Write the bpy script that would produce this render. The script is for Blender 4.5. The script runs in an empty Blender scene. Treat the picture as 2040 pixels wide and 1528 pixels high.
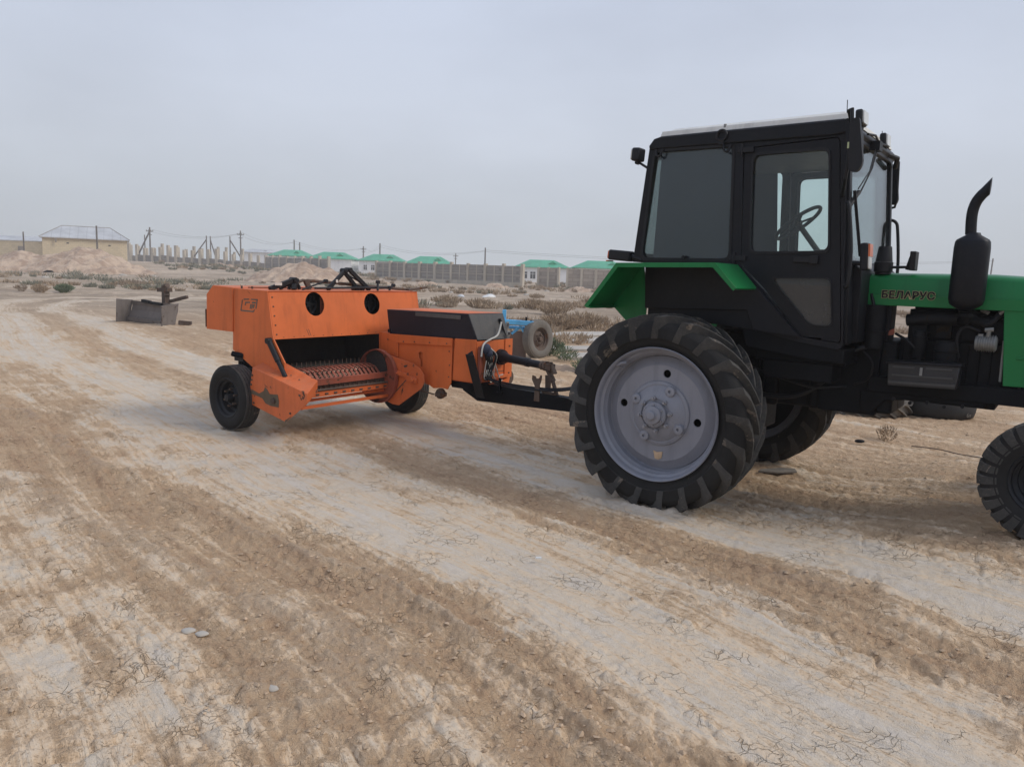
import bpy, bmesh, math, random
import numpy as np
from mathutils import Vector, Matrix
from mathutils.geometry import tessellate_polygon

random.seed(7)
RNG = np.random.default_rng(7)
scene = bpy.context.scene
R = math.radians

# ------------------------------------------------------------------ camera
CAM_H, CAM_PITCH, CAM_ROLL = 1.7492, 0.1409, 0.035
cam_data = bpy.data.cameras.new("camera")
cam = bpy.data.objects.new("camera", cam_data)
scene.collection.objects.link(cam)
cam_data.sensor_width = 36.0
cam_data.lens = 36.0 * 1530.1 / 2040.0
cam_data.clip_start = 0.05
cam_data.clip_end = 9000
cam.matrix_world = (Matrix.Translation((0, 0, CAM_H)) @ Matrix.Rotation(math.pi / 2 - CAM_PITCH, 4, 'X')
                    @ Matrix.Rotation(CAM_ROLL, 4, 'Z'))
scene.camera = cam

# ------------------------------------------------------------------ exposure
scene.view_settings.view_transform = 'Standard'
scene.view_settings.look = 'None'
scene.view_settings.exposure = 0.11
scene.cycles.volume_bounces = 3
scene.view_settings.gamma = 1.0
scene.view_settings.use_curve_mapping = False

# ------------------------------------------------------------------ sky (hazy overcast) and weak veiled sun
SUN_AZ, SUN_EL = R(104), R(42)          # azimuth clockwise from +Y (camera forward), towards +X
world = bpy.data.worlds.new("World")
scene.world = world
world.use_nodes = True
wn, wl = world.node_tree.nodes, world.node_tree.links
wn.clear()
w_out = wn.new('ShaderNodeOutputWorld')
w_bg = wn.new('ShaderNodeBackground')
w_sky = wn.new('ShaderNodeTexSky')
w_sky.sky_type = 'NISHITA'
w_sky.sun_disc = False
w_sky.sun_elevation = SUN_EL
w_sky.sun_rotation = SUN_AZ
w_sky.air_density = 1.0
w_sky.dust_density = 6.0
w_sky.ozone_density = 1.0
w_scale = wn.new('ShaderNodeVectorMath'); w_scale.operation = 'SCALE'; w_scale.inputs['Scale'].default_value = 0.07
w_tc = wn.new('ShaderNodeTexCoord')
w_sep = wn.new('ShaderNodeSeparateXYZ')
w_ramp = wn.new('ShaderNodeValToRGB')            # veil of high cloud: colour by elevation of the sky direction
w_ramp.color_ramp.elements[0].position = 0.0
w_ramp.color_ramp.elements[0].color = (0.520, 0.560, 0.600, 1)
w_ramp.color_ramp.elements[1].position = 0.6
w_ramp.color_ramp.elements[1].color = (0.520, 0.595, 0.780, 1)
e = w_ramp.color_ramp.elements.new(0.16); e.color = (0.555, 0.600, 0.685, 1)
w_map = wn.new('ShaderNodeMapping'); w_map.inputs['Scale'].default_value = (1.0, 1.0, 2.6)
w_noise = wn.new('ShaderNodeTexNoise'); w_noise.inputs['Scale'].default_value = 1.7
w_noise.inputs['Detail'].default_value = 5; w_noise.inputs['Roughness'].default_value = 0.5
w_nr = wn.new('ShaderNodeMapRange'); w_nr.inputs['From Min'].default_value = 0.3; w_nr.inputs['From Max'].default_value = 0.7
w_nr.inputs['To Min'].default_value = 0.89; w_nr.inputs['To Max'].default_value = 1.13
w_mul = wn.new('ShaderNodeVectorMath'); w_mul.operation = 'SCALE'
w_mix = wn.new('ShaderNodeMix'); w_mix.data_type = 'RGBA'; w_mix.inputs[0].default_value = 0.90
wl.new(w_tc.outputs['Generated'], w_sep.inputs[0]); wl.new(w_sep.outputs['Z'], w_ramp.inputs[0])
wl.new(w_tc.outputs['Generated'], w_map.inputs[0]); wl.new(w_map.outputs[0], w_noise.inputs['Vector'])
wl.new(w_noise.outputs[0], w_nr.inputs['Value'])
wl.new(w_ramp.outputs[0], w_mul.inputs[0]); wl.new(w_nr.outputs[0], w_mul.inputs['Scale'])
wl.new(w_sky.outputs[0], w_scale.inputs[0])
wl.new(w_scale.outputs[0], w_mix.inputs[6]); wl.new(w_mul.outputs[0], w_mix.inputs[7])
wl.new(w_mix.outputs[2], w_bg.inputs['Color']); wl.new(w_bg.outputs[0], w_out.inputs['Surface'])
w_bg.inputs['Strength'].default_value = 1.0

sun_data = bpy.data.lights.new("sun", 'SUN')
sun_data.energy = 1.5
sun_data.angle = R(22)
sun_data.color = (1.0, 0.95, 0.88)
sun = bpy.data.objects.new("sun", sun_data)
scene.collection.objects.link(sun)
_d = Vector((math.sin(SUN_AZ) * math.cos(SUN_EL), math.cos(SUN_AZ) * math.cos(SUN_EL), math.sin(SUN_EL)))
sun.rotation_euler = _d.to_track_quat('Z', 'Y').to_euler()

# ================================================================== helpers
def link(o):
    scene.collection.objects.link(o); return o

def tag(o, label=None, cat=None, group=None, kind=None):
    if label: o['label'] = label
    if cat: o['category'] = cat
    if group: o['group'] = group
    if kind: o['kind'] = kind
    return o

def thing(name, label, cat, loc=(0, 0, 0), rz=0.0, group=None):
    o = bpy.data.objects.new(name, None); link(o)
    o.empty_display_size = 0.2
    o.location = loc; o.rotation_euler = (0, 0, rz)
    return tag(o, label, cat, group)

def copy_tree(o, parent=None):
    c = o.copy(); link(c)
    if parent is not None: c.parent = parent
    for ch in list(o.children): copy_tree(ch, c)
    return c

class MB:
    """collects shapes, linked as ONE mesh object"""
    def __init__(s): s.v = []; s.f = []
    def add(s, vs, fs):
        n = len(s.v); s.v += [tuple(v) for v in vs]; s.f += [tuple(i + n for i in f) for f in fs]; return s
    def box(s, x0, x1, y0, y1, z0, z1, M=None):
        vs = [Vector((x, y, z)) for x in (x0, x1) for y in (y0, y1) for z in (z0, z1)]
        if M: vs = [M @ v for v in vs]
        return s.add(vs, [(0, 1, 3, 2), (4, 6, 7, 5), (0, 4, 5, 1), (2, 3, 7, 6), (0, 2, 6, 4), (1, 5, 7, 3)])
    def beam(s, p0, p1, w, h, up=(0, 0, 1)):
        p0, p1 = Vector(p0), Vector(p1); d = (p1 - p0).normalized(); up = Vector(up)
        if abs(d.dot(up)) > .98: up = Vector((1, 0, 0))
        a = d.cross(up).normalized() * w / 2; b = a.cross(d).normalized() * h / 2
        vs = [p + sa * a + sb * b for p in (p0, p1) for sa in (-1, 1) for sb in (-1, 1)]
        return s.add(vs, [(0, 1, 3, 2), (4, 6, 7, 5), (0, 4, 5, 1), (2, 3, 7, 6), (0, 2, 6, 4), (1, 5, 7, 3)])
    def tube(s, pts, r, n=10, cap=True):
        pts = [Vector(p) for p in pts]; rs = r if isinstance(r, (list, tuple)) else [r] * len(pts)
        vs = []; fs = []; prev = None
        for i, p in enumerate(pts):
            d = (pts[min(i + 1, len(pts) - 1)] - pts[max(i - 1, 0)]).normalized()
            if prev is None:
                u = d.cross(Vector((0, 0, 1)) if abs(d.z) < .9 else Vector((1, 0, 0))).normalized()
            else:
                u = (prev - d * prev.dot(d)).normalized()
            prev = u; w = d.cross(u)
            for k in range(n):
                a = 2 * math.pi * k / n; vs.append(p + rs[i] * (math.cos(a) * u + math.sin(a) * w))
        for i in range(len(pts) - 1):
            for k in range(n):
                k2 = (k + 1) % n; fs.append((i * n + k, i * n + k2, (i + 1) * n + k2, (i + 1) * n + k))
        if cap:
            fs.append(tuple(range(n - 1, -1, -1))); fs.append(tuple((len(pts) - 1) * n + k for k in range(n)))
        return s.add(vs, fs)
    def lathe(s, prof, c, axis='y', n=48, close=False, cap=True):
        """prof: list of (radius, offset along axis)"""
        c = Vector(c); vs = []; fs = []
        for (r, o) in prof:
            for k in range(n):
                a = 2 * math.pi * k / n; ca, sa = r * math.cos(a), r * math.sin(a)
                vs.append(c + (Vector((ca, o, sa)) if axis == 'y' else Vector((o, ca, sa)) if axis == 'x' else Vector((ca, sa, o))))
        m = len(prof)
        for i in range(m if close else m - 1):
            j = (i + 1) % m
            for k in range(n):
                k2 = (k + 1) % n; fs.append((i * n + k, i * n + k2, j * n + k2, j * n + k))
        if not close and cap and len(prof) != 3:
            if prof[0][0] > 1e-4: fs.append(tuple(range(n)))
            if prof[-1][0] > 1e-4: fs.append(tuple((m - 1) * n + k for k in range(n - 1, -1, -1)))
        return s.add(vs, fs)
    def prism(s, loops, a, b, plane='y', f=None):
        """polygon (2d loops, first outer, rest holes) extruded from a to b along the axis normal to plane"""
        def P(p, t):
            q = {'y': (p[0], t, p[1]), 'x': (t, p[0], p[1]), 'z': (p[0], p[1], t)}[plane]
            return f(q) if f else q
        if not isinstance(loops[0][0], (list, tuple)): loops = [loops]
        flat = [p for l in loops for p in l]; n = len(flat)
        tris = tessellate_polygon([[Vector((p[0], p[1], 0)) for p in l] for l in loops])
        vs = [P(p, a) for p in flat] + [P(p, b) for p in flat]
        fs = [tuple(t) for t in tris] + [tuple(i + n for i in reversed(t)) for t in tris]
        o = 0
        for l in loops:
            m = len(l)
            for i in range(m):
                j = (i + 1) % m; fs.append((o + i, o + j, o + j + n, o + i + n))
            o += m
        return s.add(vs, fs)
    def loft(s, A, B):
        n = len(A); fs = [(i, (i + 1) % n, (i + 1) % n + n, i + n) for i in range(n)]
        return s.add(list(A) + list(B), fs + [tuple(range(n)), tuple(range(2 * n - 1, n - 1, -1))])
    def sphere(s, c, r, n=12, sc=(1, 1, 1)):
        prof = [(max(1e-5, r * math.sin(math.pi * i / n)) * 1.0, -r * math.cos(math.pi * i / n)) for i in range(n + 1)]
        t = MB(); t.lathe(prof, (0, 0, 0), 'z', n * 2)
        c = Vector(c); return s.add([(c.x + v[0] * sc[0], c.y + v[1] * sc[1], c.z + v[2] * sc[2]) for v in t.v], t.f)
    def build(s, name, mat, parent=None, bevel=0.0, sharp=35, seg=2, smooth=True):
        me = bpy.data.meshes.new(name); me.from_pydata(s.v, [], s.f); me.validate()
        bm = bmesh.new(); bm.from_mesh(me)
        bmesh.ops.remove_doubles(bm, verts=bm.verts, dist=1e-5)
        bmesh.ops.recalc_face_normals(bm, faces=bm.faces); bm.to_mesh(me); bm.free()
        if smooth:
            me.polygons.foreach_set('use_smooth', [True] * len(me.polygons)); me.set_sharp_from_angle(angle=R(sharp))
        me.materials.append(mat)
        o = link(bpy.data.objects.new(name, me))
        if parent is not None: o.parent = parent
        if bevel:
            b = o.modifiers.new('bevel', 'BEVEL'); b.width = bevel; b.segments = seg; b.limit_method = 'ANGLE'; b.angle_limit = R(40)
            b.harden_normals = False
        return o

def rounded(pts, r, n=5):
    """round the corners of a polygon"""
    out = []; m = len(pts)
    for i in range(m):
        p = Vector(pts[i]); a = Vector(pts[i - 1]) - p; b = Vector(pts[(i + 1) % m]) - p
        rr = min(r, a.length * .45, b.length * .45); pa = p + a.normalized() * rr; pb = p + b.normalized() * rr
        for k in range(n + 1):
            t = k / n; q = (1 - t) ** 2 * pa + 2 * t * (1 - t) * p + t * t * pb; out.append((q.x, q.y))
    return out

def circle(cx, cy, r, n=32, ry=None):
    ry = ry or r
    return [(cx + r * math.cos(2 * math.pi * k / n), cy + ry * math.sin(2 * math.pi * k / n)) for k in range(n)]

def smooth_path(pts, n=8):
    P = [Vector(p) for p in pts]; P = [P[0] * 2 - P[1]] + P + [P[-1] * 2 - P[-2]]; out = []
    for i in range(1, len(P) - 2):
        for k in range(n):
            t = k / n
            out.append(0.5 * ((2 * P[i]) + (-P[i - 1] + P[i + 1]) * t + (2 * P[i - 1] - 5 * P[i] + 4 * P[i + 1] - P[i + 2]) * t * t
                              + (-P[i - 1] + 3 * P[i] - 3 * P[i + 1] + P[i + 2]) * t ** 3))
    out.append(P[-2]); return out

# ------------------------------------------------------------------ numpy noise
_perm = RNG.permutation(4096)
_ang = RNG.random(4096) * 2 * np.pi
_gx, _gy = np.cos(_ang), np.sin(_ang)
def _h(ix, iy, s): return _perm[(ix * 73 + _perm[(iy * 131 + s * 977) & 4095]) & 4095]
def pnoise(x, y, s=0):
    ix = np.floor(x).astype(np.int64); iy = np.floor(y).astype(np.int64); fx = x - ix; fy = y - iy
    u = fx ** 3 * (fx * (fx * 6 - 15) + 10); v = fy ** 3 * (fy * (fy * 6 - 15) + 10)
    def g(i, j):
        k = _h(ix + i, iy + j, s); return _gx[k] * (fx - i) + _gy[k] * (fy - j)
    a = g(0, 0); b = g(1, 0); c = g(0, 1); d = g(1, 1)
    return ((a + (b - a) * u) * (1 - v) + (c + (d - c) * u) * v) * 1.5
def fbm(x, y, o=4, s=0, gain=.5):
    t = 0; a = 1.0
    for i in range(o): t = t + a * pnoise(x * 2 ** i + 17.3 * i, y * 2 ** i - 9.1 * i, s + i); a *= gain
    return t
def worley(x, y, s=0):
    ix = np.floor(x).astype(np.int64); iy = np.floor(y).astype(np.int64)
    f1 = np.full(x.shape, 9.0); f2 = np.full(x.shape, 9.0); idd = np.zeros(x.shape)
    for i in (-1, 0, 1):
        for j in (-1, 0, 1):
            k = _h(ix + i, iy + j, s); px = ix + i + _ang[k] / (2 * np.pi); py = iy + j + _ang[(k + 1001) & 4095] / (2 * np.pi)
            d = np.hypot(px - x, py - y)
            idd = np.where(d < f1, _ang[k] / 6.2832, idd)
            f2 = np.where(d < f1, f1, np.minimum(f2, d)); f1 = np.minimum(f1, d)
    return f1, f2, idd
def sstep(a, b, x): t = np.clip((x - a) / (b - a), 0, 1); return t * t * (3 - 2 * t)

# ------------------------------------------------------------------ terrain
T_X, T_Y, T_YAW = 1.8061, 6.7176, -0.6346            # tractor: ground point under the rear axle, heading
B_X, B_Y, B_YAW = -2.489, 7.908, -0.635              # baler
TRACK = [(9, -9), (6, -4), (3.5, -.2), (1.34, 2.69), (.157, 4.29), (-1.75, 6.3), (-3.9, 8.9), (-6.67, 12.0), (-9.6, 15.5), (-13.7, 21.1),
         (-17.6, 26), (-19.6, 31), (-17.5, 36), (-9, 42), (3, 50), (22, 60)]
_tp = np.array([(p.x, p.y) for p in smooth_path([(a, b, 0) for a, b in TRACK], 5)])
_tl = np.concatenate([[0], np.cumsum(np.hypot(*np.diff(_tp, axis=0).T))])
def track_uv(x, y):
    best = np.full(x.shape, 1e9); U = np.zeros(x.shape); V = np.zeros(x.shape)
    for i in range(len(_tp) - 1):
        a = _tp[i]; d = _tp[i + 1] - a; L = np.hypot(*d); d = d / L
        t = np.clip((x - a[0]) * d[0] + (y - a[1]) * d[1], 0, L)
        dx = x - a[0] - t * d[0]; dy = y - a[1] - t * d[1]; q = dx * dx + dy * dy
        sg = np.where((x - a[0]) * d[1] - (y - a[1]) * d[0] > 0, 1, -1); m = q < best
        best = np.where(m, q, best); U = np.where(m, sg * np.sqrt(q), U); V = np.where(m, _tl[i] + t, V)
    return U, V

def base_height(x, y):
    x = np.asarray(x, float); y = np.asarray(y, float)
    r = -x / np.maximum(y, 1.0)
    z = sstep(88, 140, y) * (0.35 + 1.35 * np.clip((r - .08) / .36, 0, 1)) * (1 - sstep(260, 500, y))
    c, s = math.cos(T_YAW), math.sin(T_YAW)
    lx = c * (x - T_X) + s * (y - T_Y); ly = -s * (x - T_X) + c * (y - T_Y)
    z = z + .19 * sstep(.7, 2.3, lx) * (1 - sstep(3.2, 6, lx)) * np.exp(-(ly / 2.2) ** 4)
    far = sstep(9, 30, np.hypot(x, y))
    z = z + far * (.10 * fbm(x * .09, y * .09, 3, 5) + .05 * fbm(x * .5, y * .5, 3, 8))
    return z
def gz(x, y): return float(base_height(np.array([x]), np.array([y]))[0])

def fields(x, y):
    u, v = track_uv(x, y)
    v0 = float(track_uv(np.array([.157]), np.array([4.29]))[1][0])
    ub = np.where(u < 0, u / (1 + .17 * np.clip(v - v0, 0, 14)), u)       # the left-hand ruts swing away to the left
    w = ub + .12 * fbm(v * .35, u * .5, 3, 21) + .06 * fbm(v * 1.7, u * 1.7, 2, 22)
    band = (1.0 * np.exp(-((w - .08) / .45) ** 2) + .95 * np.exp(-((w - 1.82) / .38) ** 2) - .65 * np.exp(-((w + .78) / .24) ** 2)
            + .12 * np.exp(-((w + 2.2) / .5) ** 2) - .22 * np.exp(-((w + 3.6) / .8) ** 2) - .4 * np.exp(-((w - .98) / .25) ** 2) - .30 * sstep(2.3, 3.0, w) + .25 * np.exp(-((w + 4.6) / .6) ** 2))
    n = fbm(u * 1.1, v * .28, 4, 31, .6); n2 = fbm(x * 3.1, y * 3.1, 4, 32, .6)
    silt = sstep(-.15, .95, band * .78 + .40 * n + .26 * n2 + .24)
    brown = np.clip(.75 * np.exp(-((w + .80) / .20) ** 2) + .30 * np.exp(-((w - 1.0) / .18) ** 2) + .38 * sstep(2.35, 3.2, w) * (1 - sstep(7, 12, w)) + .18 * n, 0, 1)
    return u, v, w, silt, brown

def detail(x, y, u, v, w, silt, brown):
    dist = np.hypot(x, y)
    rut = -.035 * np.exp(-((w + .93) / .15) ** 2) - .028 * np.exp(-((w + .58) / .12) ** 2) - .02 * np.exp(-((w - .98) / .14) ** 2) \
          - .02 * np.exp(-((w - .1) / .35) ** 2) + .018 * np.exp(-((w + .74) / .05) ** 2) + .02 * np.exp(-((w + 1.22) / .10) ** 2) \
          - .02 * np.exp(-((w - 2.8) / .12) ** 2) + .014 * np.exp(-((w - .85) / .08) ** 2) + .012 * np.exp(-((w - 1.75) / .07) ** 2)
    for wc_, hh_, ww_ in ((-1.08, .016, .035), (-.72, .018, .03), (-.38, .014, .035), (.55, .012, .03), (.78, .014, .035), (1.22, .012, .03), (1.45, -.012, .03), (2.62, .014, .04), (2.95, -.014, .04), (-.35, -.010, .03), (-1.9, .010, .04), (.32, -.008, .025), (3.35, .012, .04)):
        rut = rut + hh_ * np.exp(-((w - wc_) / ww_) ** 2) * (.4 + .8 * np.clip(fbm(v * .6 + wc_ * 9, w * 0, 2, 45) + .5, 0, 1))
    streak = .013 * (1 - np.abs(fbm(u * 3.0, v * .45, 4, 41, .6))) - .009
    rough = 1 - .85 * silt
    cl = 1 - np.abs(fbm(x * 5.0, y * 5.0, 4, 51, .6))
    clod = .022 * (cl - .7) * rough + .012 * fbm(x * 17, y * 17, 3, 52, .65) * rough
    # curled mud flakes: raised plates where the silt breaks up
    edge = np.exp(-((silt - .5) / .3) ** 2)
    f1, f2, idd = worley(x * 7 + .4 * fbm(x * 3, y * 3, 2, 61), y * 7, 62)
    plate = edge * (.017 * sstep(.03, .16, f2 - f1) * (.3 + idd))
    f1b, f2b, _ = worley(x * 2.6 + .25 * fbm(x * 6, y * 6, 2, 63), y * 2.6 + .25 * fbm(x * 6, y * 6, 2, 66), 64)
    crack = -.004 * (1 - sstep(0, .035, f2b - f1b)) * (.35 + .65 * silt)
    hum = .012 * fbm(x * .9, y * .9, 3, 71)
    fall = 1 - .6 * sstep(12, 40, dist)
    berm = 0
    for (ox, oy, yw, lx0, ly0, hw, hl) in ((T_X, T_Y, T_YAW, 0, -1.06, .20, .22), (T_X, T_Y, T_YAW, 0, 1.06, .20, .22), (T_X, T_Y, T_YAW, 2.47, -.66, .11, .14), (B_X, B_Y, B_YAW, -.526, -.105, .12, .13), (B_X, B_Y, B_YAW, .03, 1.90, .12, .13)):
        c_, s_ = math.cos(yw), math.sin(yw); lx = c_ * (x - ox) + s_ * (y - oy) - lx0; ly = -s_ * (x - ox) + c_ * (y - oy) - ly0
        q = np.hypot(lx / hl, ly / hw); berm = berm + .024 * np.exp(-((q - 1.25) / .30) ** 2) * (1 + .5 * fbm(x * 14, y * 14, 2, 91)) - .006 * (q < 1)
    return (rut + streak + clod + plate + crack + hum) * fall + berm, crack, plate

# ================================================================== materials
def new_mat(name):
    m = bpy.data.materials.new(name); m.use_nodes = True
    nt = m.node_tree; nt.nodes.clear()
    out = nt.nodes.new('ShaderNodeOutputMaterial'); b = nt.nodes.new('ShaderNodeBsdfPrincipled')
    nt.links.new(b.outputs[0], out.inputs[0]); return m, nt, b, out

def N(nt, t, **kw):
    n = nt.nodes.new(t)
    for k, v in kw.items():
        if k in ('operation', 'data_type', 'blend_type', 'feature', 'attribute_name', 'noise_dimensions', 'distance', 'interpolation_type', 'normalize'): setattr(n, k, v)
        else: n.inputs[k.replace('_', ' ')].default_value = v
    return n

def noise(nt, vec, scale, detail=4, rough=.55, dist=0):
    n = N(nt, 'ShaderNodeTexNoise'); n.inputs['Scale'].default_value = scale; n.inputs['Detail'].default_value = detail
    n.inputs['Roughness'].default_value = rough; n.inputs['Distortion'].default_value = dist
    nt.links.new(vec, n.inputs['Vector']); return n.outputs[0]
def ramp(nt, val, a, b, lo=0.0, hi=1.0):
    n = N(nt, 'ShaderNodeMapRange'); n.interpolation_type = 'SMOOTHSTEP'
    for k, v in (('From Min', a), ('From Max', b), ('To Min', lo), ('To Max', hi)): n.inputs[k].default_value = v
    nt.links.new(val, n.inputs['Value']); return n.outputs[0]
def mixc(nt, fac, a, b, mode='MIX'):
    n = N(nt, 'ShaderNodeMix', data_type='RGBA'); n.blend_type = mode
    for i, v in ((0, fac), (6, a), (7, b)):
        if isinstance(v, bpy.types.NodeSocket): nt.links.new(v, n.inputs[i])
        else: n.inputs[i].default_value = v if i == 0 else (*v, 1)
    return n.outputs[2]
def math_(nt, op, a, b=None):
    n = N(nt, 'ShaderNodeMath', operation=op)
    for i, v in enumerate((a, b)):
        if v is None: continue
        if isinstance(v, bpy.types.NodeSocket): nt.links.new(v, n.inputs[i])
        else: n.inputs[i].default_value = v
    return n.outputs[0]
def bump(nt, b, h, strength, distance, prev=None):
    n = N(nt, 'ShaderNodeBump'); n.inputs['Strength'].default_value = strength; n.inputs['Distance'].default_value = distance
    nt.links.new(h, n.inputs['Height'])
    if prev: nt.links.new(prev, n.inputs['Normal'])
    nt.links.new(n.outputs[0], b.inputs['Normal']); return n.outputs[0]

DUST = (.33, .27, .20)
def paint(name, col, rough=.45, dust=.25, wear=None, wear_amt=0.0, metal=0.0, scale=1.0, dustcol=DUST, coat=0.0, bumpd=.002, var=.12, spec=.5):
    """weathered surface: tone variation, dust film, scratches and optional rust patches"""
    m, nt, b, out = new_mat(name)
    tc = N(nt, 'ShaderNodeTexCoord'); v = tc.outputs['Object']
    big = noise(nt, v, 1.7 * scale, 4, .6); fine = noise(nt, v, 55 * scale, 3, .6); mid = noise(nt, v, 9 * scale, 5, .65, .3)
    dark = tuple(c * (1 - var) for c in col); lite = tuple(min(1, c * (1 + var)) for c in col)
    c = mixc(nt, ramp(nt, big, .3, .7), dark, lite)
    # dust lies on faces that look up and clings in blotches
    g = N(nt, 'ShaderNodeNewGeometry'); sp = N(nt, 'ShaderNodeSeparateXYZ'); nt.links.new(g.outputs['Normal'], sp.inputs[0])
    up = ramp(nt, sp.outputs['Z'], .2, .95, .15, 1.0)
    dm = math_(nt, 'MULTIPLY', math_(nt, 'MULTIPLY', ramp(nt, mid, .32, .72), up), dust)
    dm = math_(nt, 'ADD', dm, math_(nt, 'MULTIPLY', ramp(nt, fine, .45, .75), dust * .25))
    c = mixc(nt, dm, c, dustcol)
    r = math_(nt, 'ADD', rough - .06, math_(nt, 'MULTIPLY', mid, .16)); r = math_(nt, 'ADD', r, math_(nt, 'MULTIPLY', dm, .5))
    # grime washed down the surface in faint vertical runs
    gm = N(nt, 'ShaderNodeMapping'); gm.inputs['Scale'].default_value = (9 * scale, 9 * scale, 1.1 * scale); nt.links.new(v, gm.inputs[0])
    gv = ramp(nt, noise(nt, gm.outputs[0], 1, 5, .65), .48, .72, 0, .32); c = mixc(nt, gv, c, tuple(x * .45 for x in col))
    if wear:
        wn_ = noise(nt, v, 6.5 * scale, 6, .7, .6)
        wm = ramp(nt, wn_, .66 - wear_amt, .70 - wear_amt)
        c = mixc(nt, wm, c, mixc(nt, ramp(nt, fine, .35, .65), wear, tuple(x * .5 for x in wear))); r = math_(nt, 'ADD', r, math_(nt, 'MULTIPLY', wm, .3))
    nt.links.new(c, b.inputs['Base Color']); nt.links.new(r, b.inputs['Roughness']); b.inputs['Metallic'].default_value = metal; b.inputs['Specular IOR Level'].default_value = spec
    if coat: b.inputs['Coat Weight'].default_value = coat; b.inputs['Coat Roughness'].default_value = .2
    if bumpd >= .001: p = bump(nt, b, big, .25, .01 if bumpd >= .002 else .003); bump(nt, b, fine, .25, bumpd, p)
    return m

def glass(name, tint, refl=.5, trans=.8, rough=.02):
    m, nt, b, out = new_mat(name); nt.nodes.remove(b)
    tr = N(nt, 'ShaderNodeBsdfTransparent'); tr.inputs[0].default_value = (*tint, 1)
    gl = N(nt, 'ShaderNodeBsdfGlossy'); gl.inputs['Color'].default_value = (.9, .93, .95, 1); gl.inputs['Roughness'].default_value = rough
    df = N(nt, 'ShaderNodeBsdfDiffuse'); df.inputs[0].default_value = (.20, .20, .20, 1)
    tc = N(nt, 'ShaderNodeTexCoord'); d = noise(nt, tc.outputs['Object'], 5, 5, .6)
    m1 = N(nt, 'ShaderNodeMixShader'); nt.links.new(ramp(nt, d, .3, .8, 1 - trans, 1 - trans + .035), m1.inputs[0])
    nt.links.new(tr.outputs[0], m1.inputs[1]); nt.links.new(df.outputs[0], m1.inputs[2])
    fr = N(nt, 'ShaderNodeFresnel'); fr.inputs['IOR'].default_value = 1.45
    m2 = N(nt, 'ShaderNodeMixShader'); nt.links.new(math_(nt, 'MULTIPLY', fr.outputs[0], refl * 2), m2.inputs[0])
    nt.links.new(m1.outputs[0], m2.inputs[1]); nt.links.new(gl.outputs[0], m2.inputs[2]); nt.links.new(m2.outputs[0], out.inputs[0])
    return m

M = {}
M['black'] = paint('black_paint', (.0055, .007, .011), .42, .05, var=.2, spec=.22)
M['black_dull'] = paint('black_grimy_metal', (.004, .005, .007), .62, .03, var=.3, spec=.15)
M['engine'] = paint('engine_grime', (.0075, .009, .012), .6, .05, wear=(.03, .02, .012), wear_amt=.04, var=.35, spec=.2)
M['green'] = paint('green_paint', (.004, .165, .044), .36, .04, coat=.05, var=.08, spec=.3)
M['orange'] = paint('orange_paint', (.66, .150, .038), .48, .14, wear=(.12, .05, .025), wear_amt=-.01, dustcol=(.42, .25, .15), var=.1, spec=.3)
M['orange_worn'] = paint('worn_orange_paint', (.63, .135, .034), .5, .2, wear=(.09, .045, .025), wear_amt=.055, dustcol=(.42, .25, .15), var=.15)
M['red_rust'] = paint('rusty_red_metal', (.27, .062, .032), .6, .3, wear=(.12, .055, .03), wear_amt=.09, dustcol=(.35, .22, .15), var=.25)
M['rust'] = paint('rusty_steel', (.085, .055, .040), .75, .35, wear=(.16, .07, .03), wear_amt=.08, var=.3)
M['rubber'] = paint('tyre_rubber', (.020, .020, .020), .80, .35, dustcol=(.070, .062, .054), bumpd=.003, var=.25, spec=.2, wear=(.15, .12, .09), wear_amt=.02)
M['rubber_lug'] = paint('dusty_tyre_tread', (.050, .049, .047), .84, .75, dustcol=(.165, .150, .130), bumpd=.003, var=.25, spec=.25, wear=(.19, .16, .13), wear_amt=.07)
M['rubber_grey'] = paint('old_dusty_rubber', (.15, .135, .115), .88, .6, dustcol=(.29, .25, .20), var=.2)
M['rim_shaded'] = paint('shade_darkened_rim', (.035, .04, .048), .5, .25, var=.25)  # shade inside the far rear wheel, put into the rim colour
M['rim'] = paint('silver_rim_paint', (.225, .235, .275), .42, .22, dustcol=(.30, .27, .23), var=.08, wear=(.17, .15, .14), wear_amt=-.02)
M['rim_dark'] = paint('dark_rim', (.010, .012, .016), .5, .08, var=.3, spec=.25)
M['bolt'] = paint('bolt_steel', (.25, .25, .27), .5, .15, var=.2)
M['alu'] = paint('cast_aluminium', (.24, .245, .24), .5, .3, metal=.3)
M['white'] = paint('white_roof_paint', (.70, .69, .64), .45, .3, dustcol=(.5, .46, .4), var=.05)
M['lens'] = paint('lamp_lens', (.62, .62, .58), .18, .12, coat=.6, var=.08)
M['lens_orange'] = paint('orange_lens', (.62, .13, .03), .3, .2, coat=.4)
M['lid'] = paint('dark_blue_black_cover', (.013, .014, .022), .45, .06, var=.2, spec=.3)
M['lid_end'] = paint('dusty_grey_cover_end', (.075, .072, .068), .55, .3, var=.2)
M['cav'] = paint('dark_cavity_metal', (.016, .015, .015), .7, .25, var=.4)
M['glass_dark'] = glass('tinted_glass', (.10, .11, .14), .45, .55)
M['glass'] = glass('clear_glass', (.93, .985, .97), .45, .975)
M['glass_low'] = glass('dusty_door_glass', (.20, .25, .20), .4, .72)
M['cloth'] = paint('white_wire', (.6, .58, .52), .6, .3)
M['hose'] = paint('black_hose', (.008, .009, .012), .5, .04, spec=.3)
M['gold'] = paint('gold_outline', (.45, .38, .20), .5, .1)
M['navy'] = paint('dark_navy_bundle', (.03, .04, .075), .7, .1)
M['logo'] = paint('faded_dark_decal', (.075, .085, .065), .7, .3, var=.5)
M['blue'] = paint('light_blue_paint', (.10, .42, .72), .5, .15)
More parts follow.
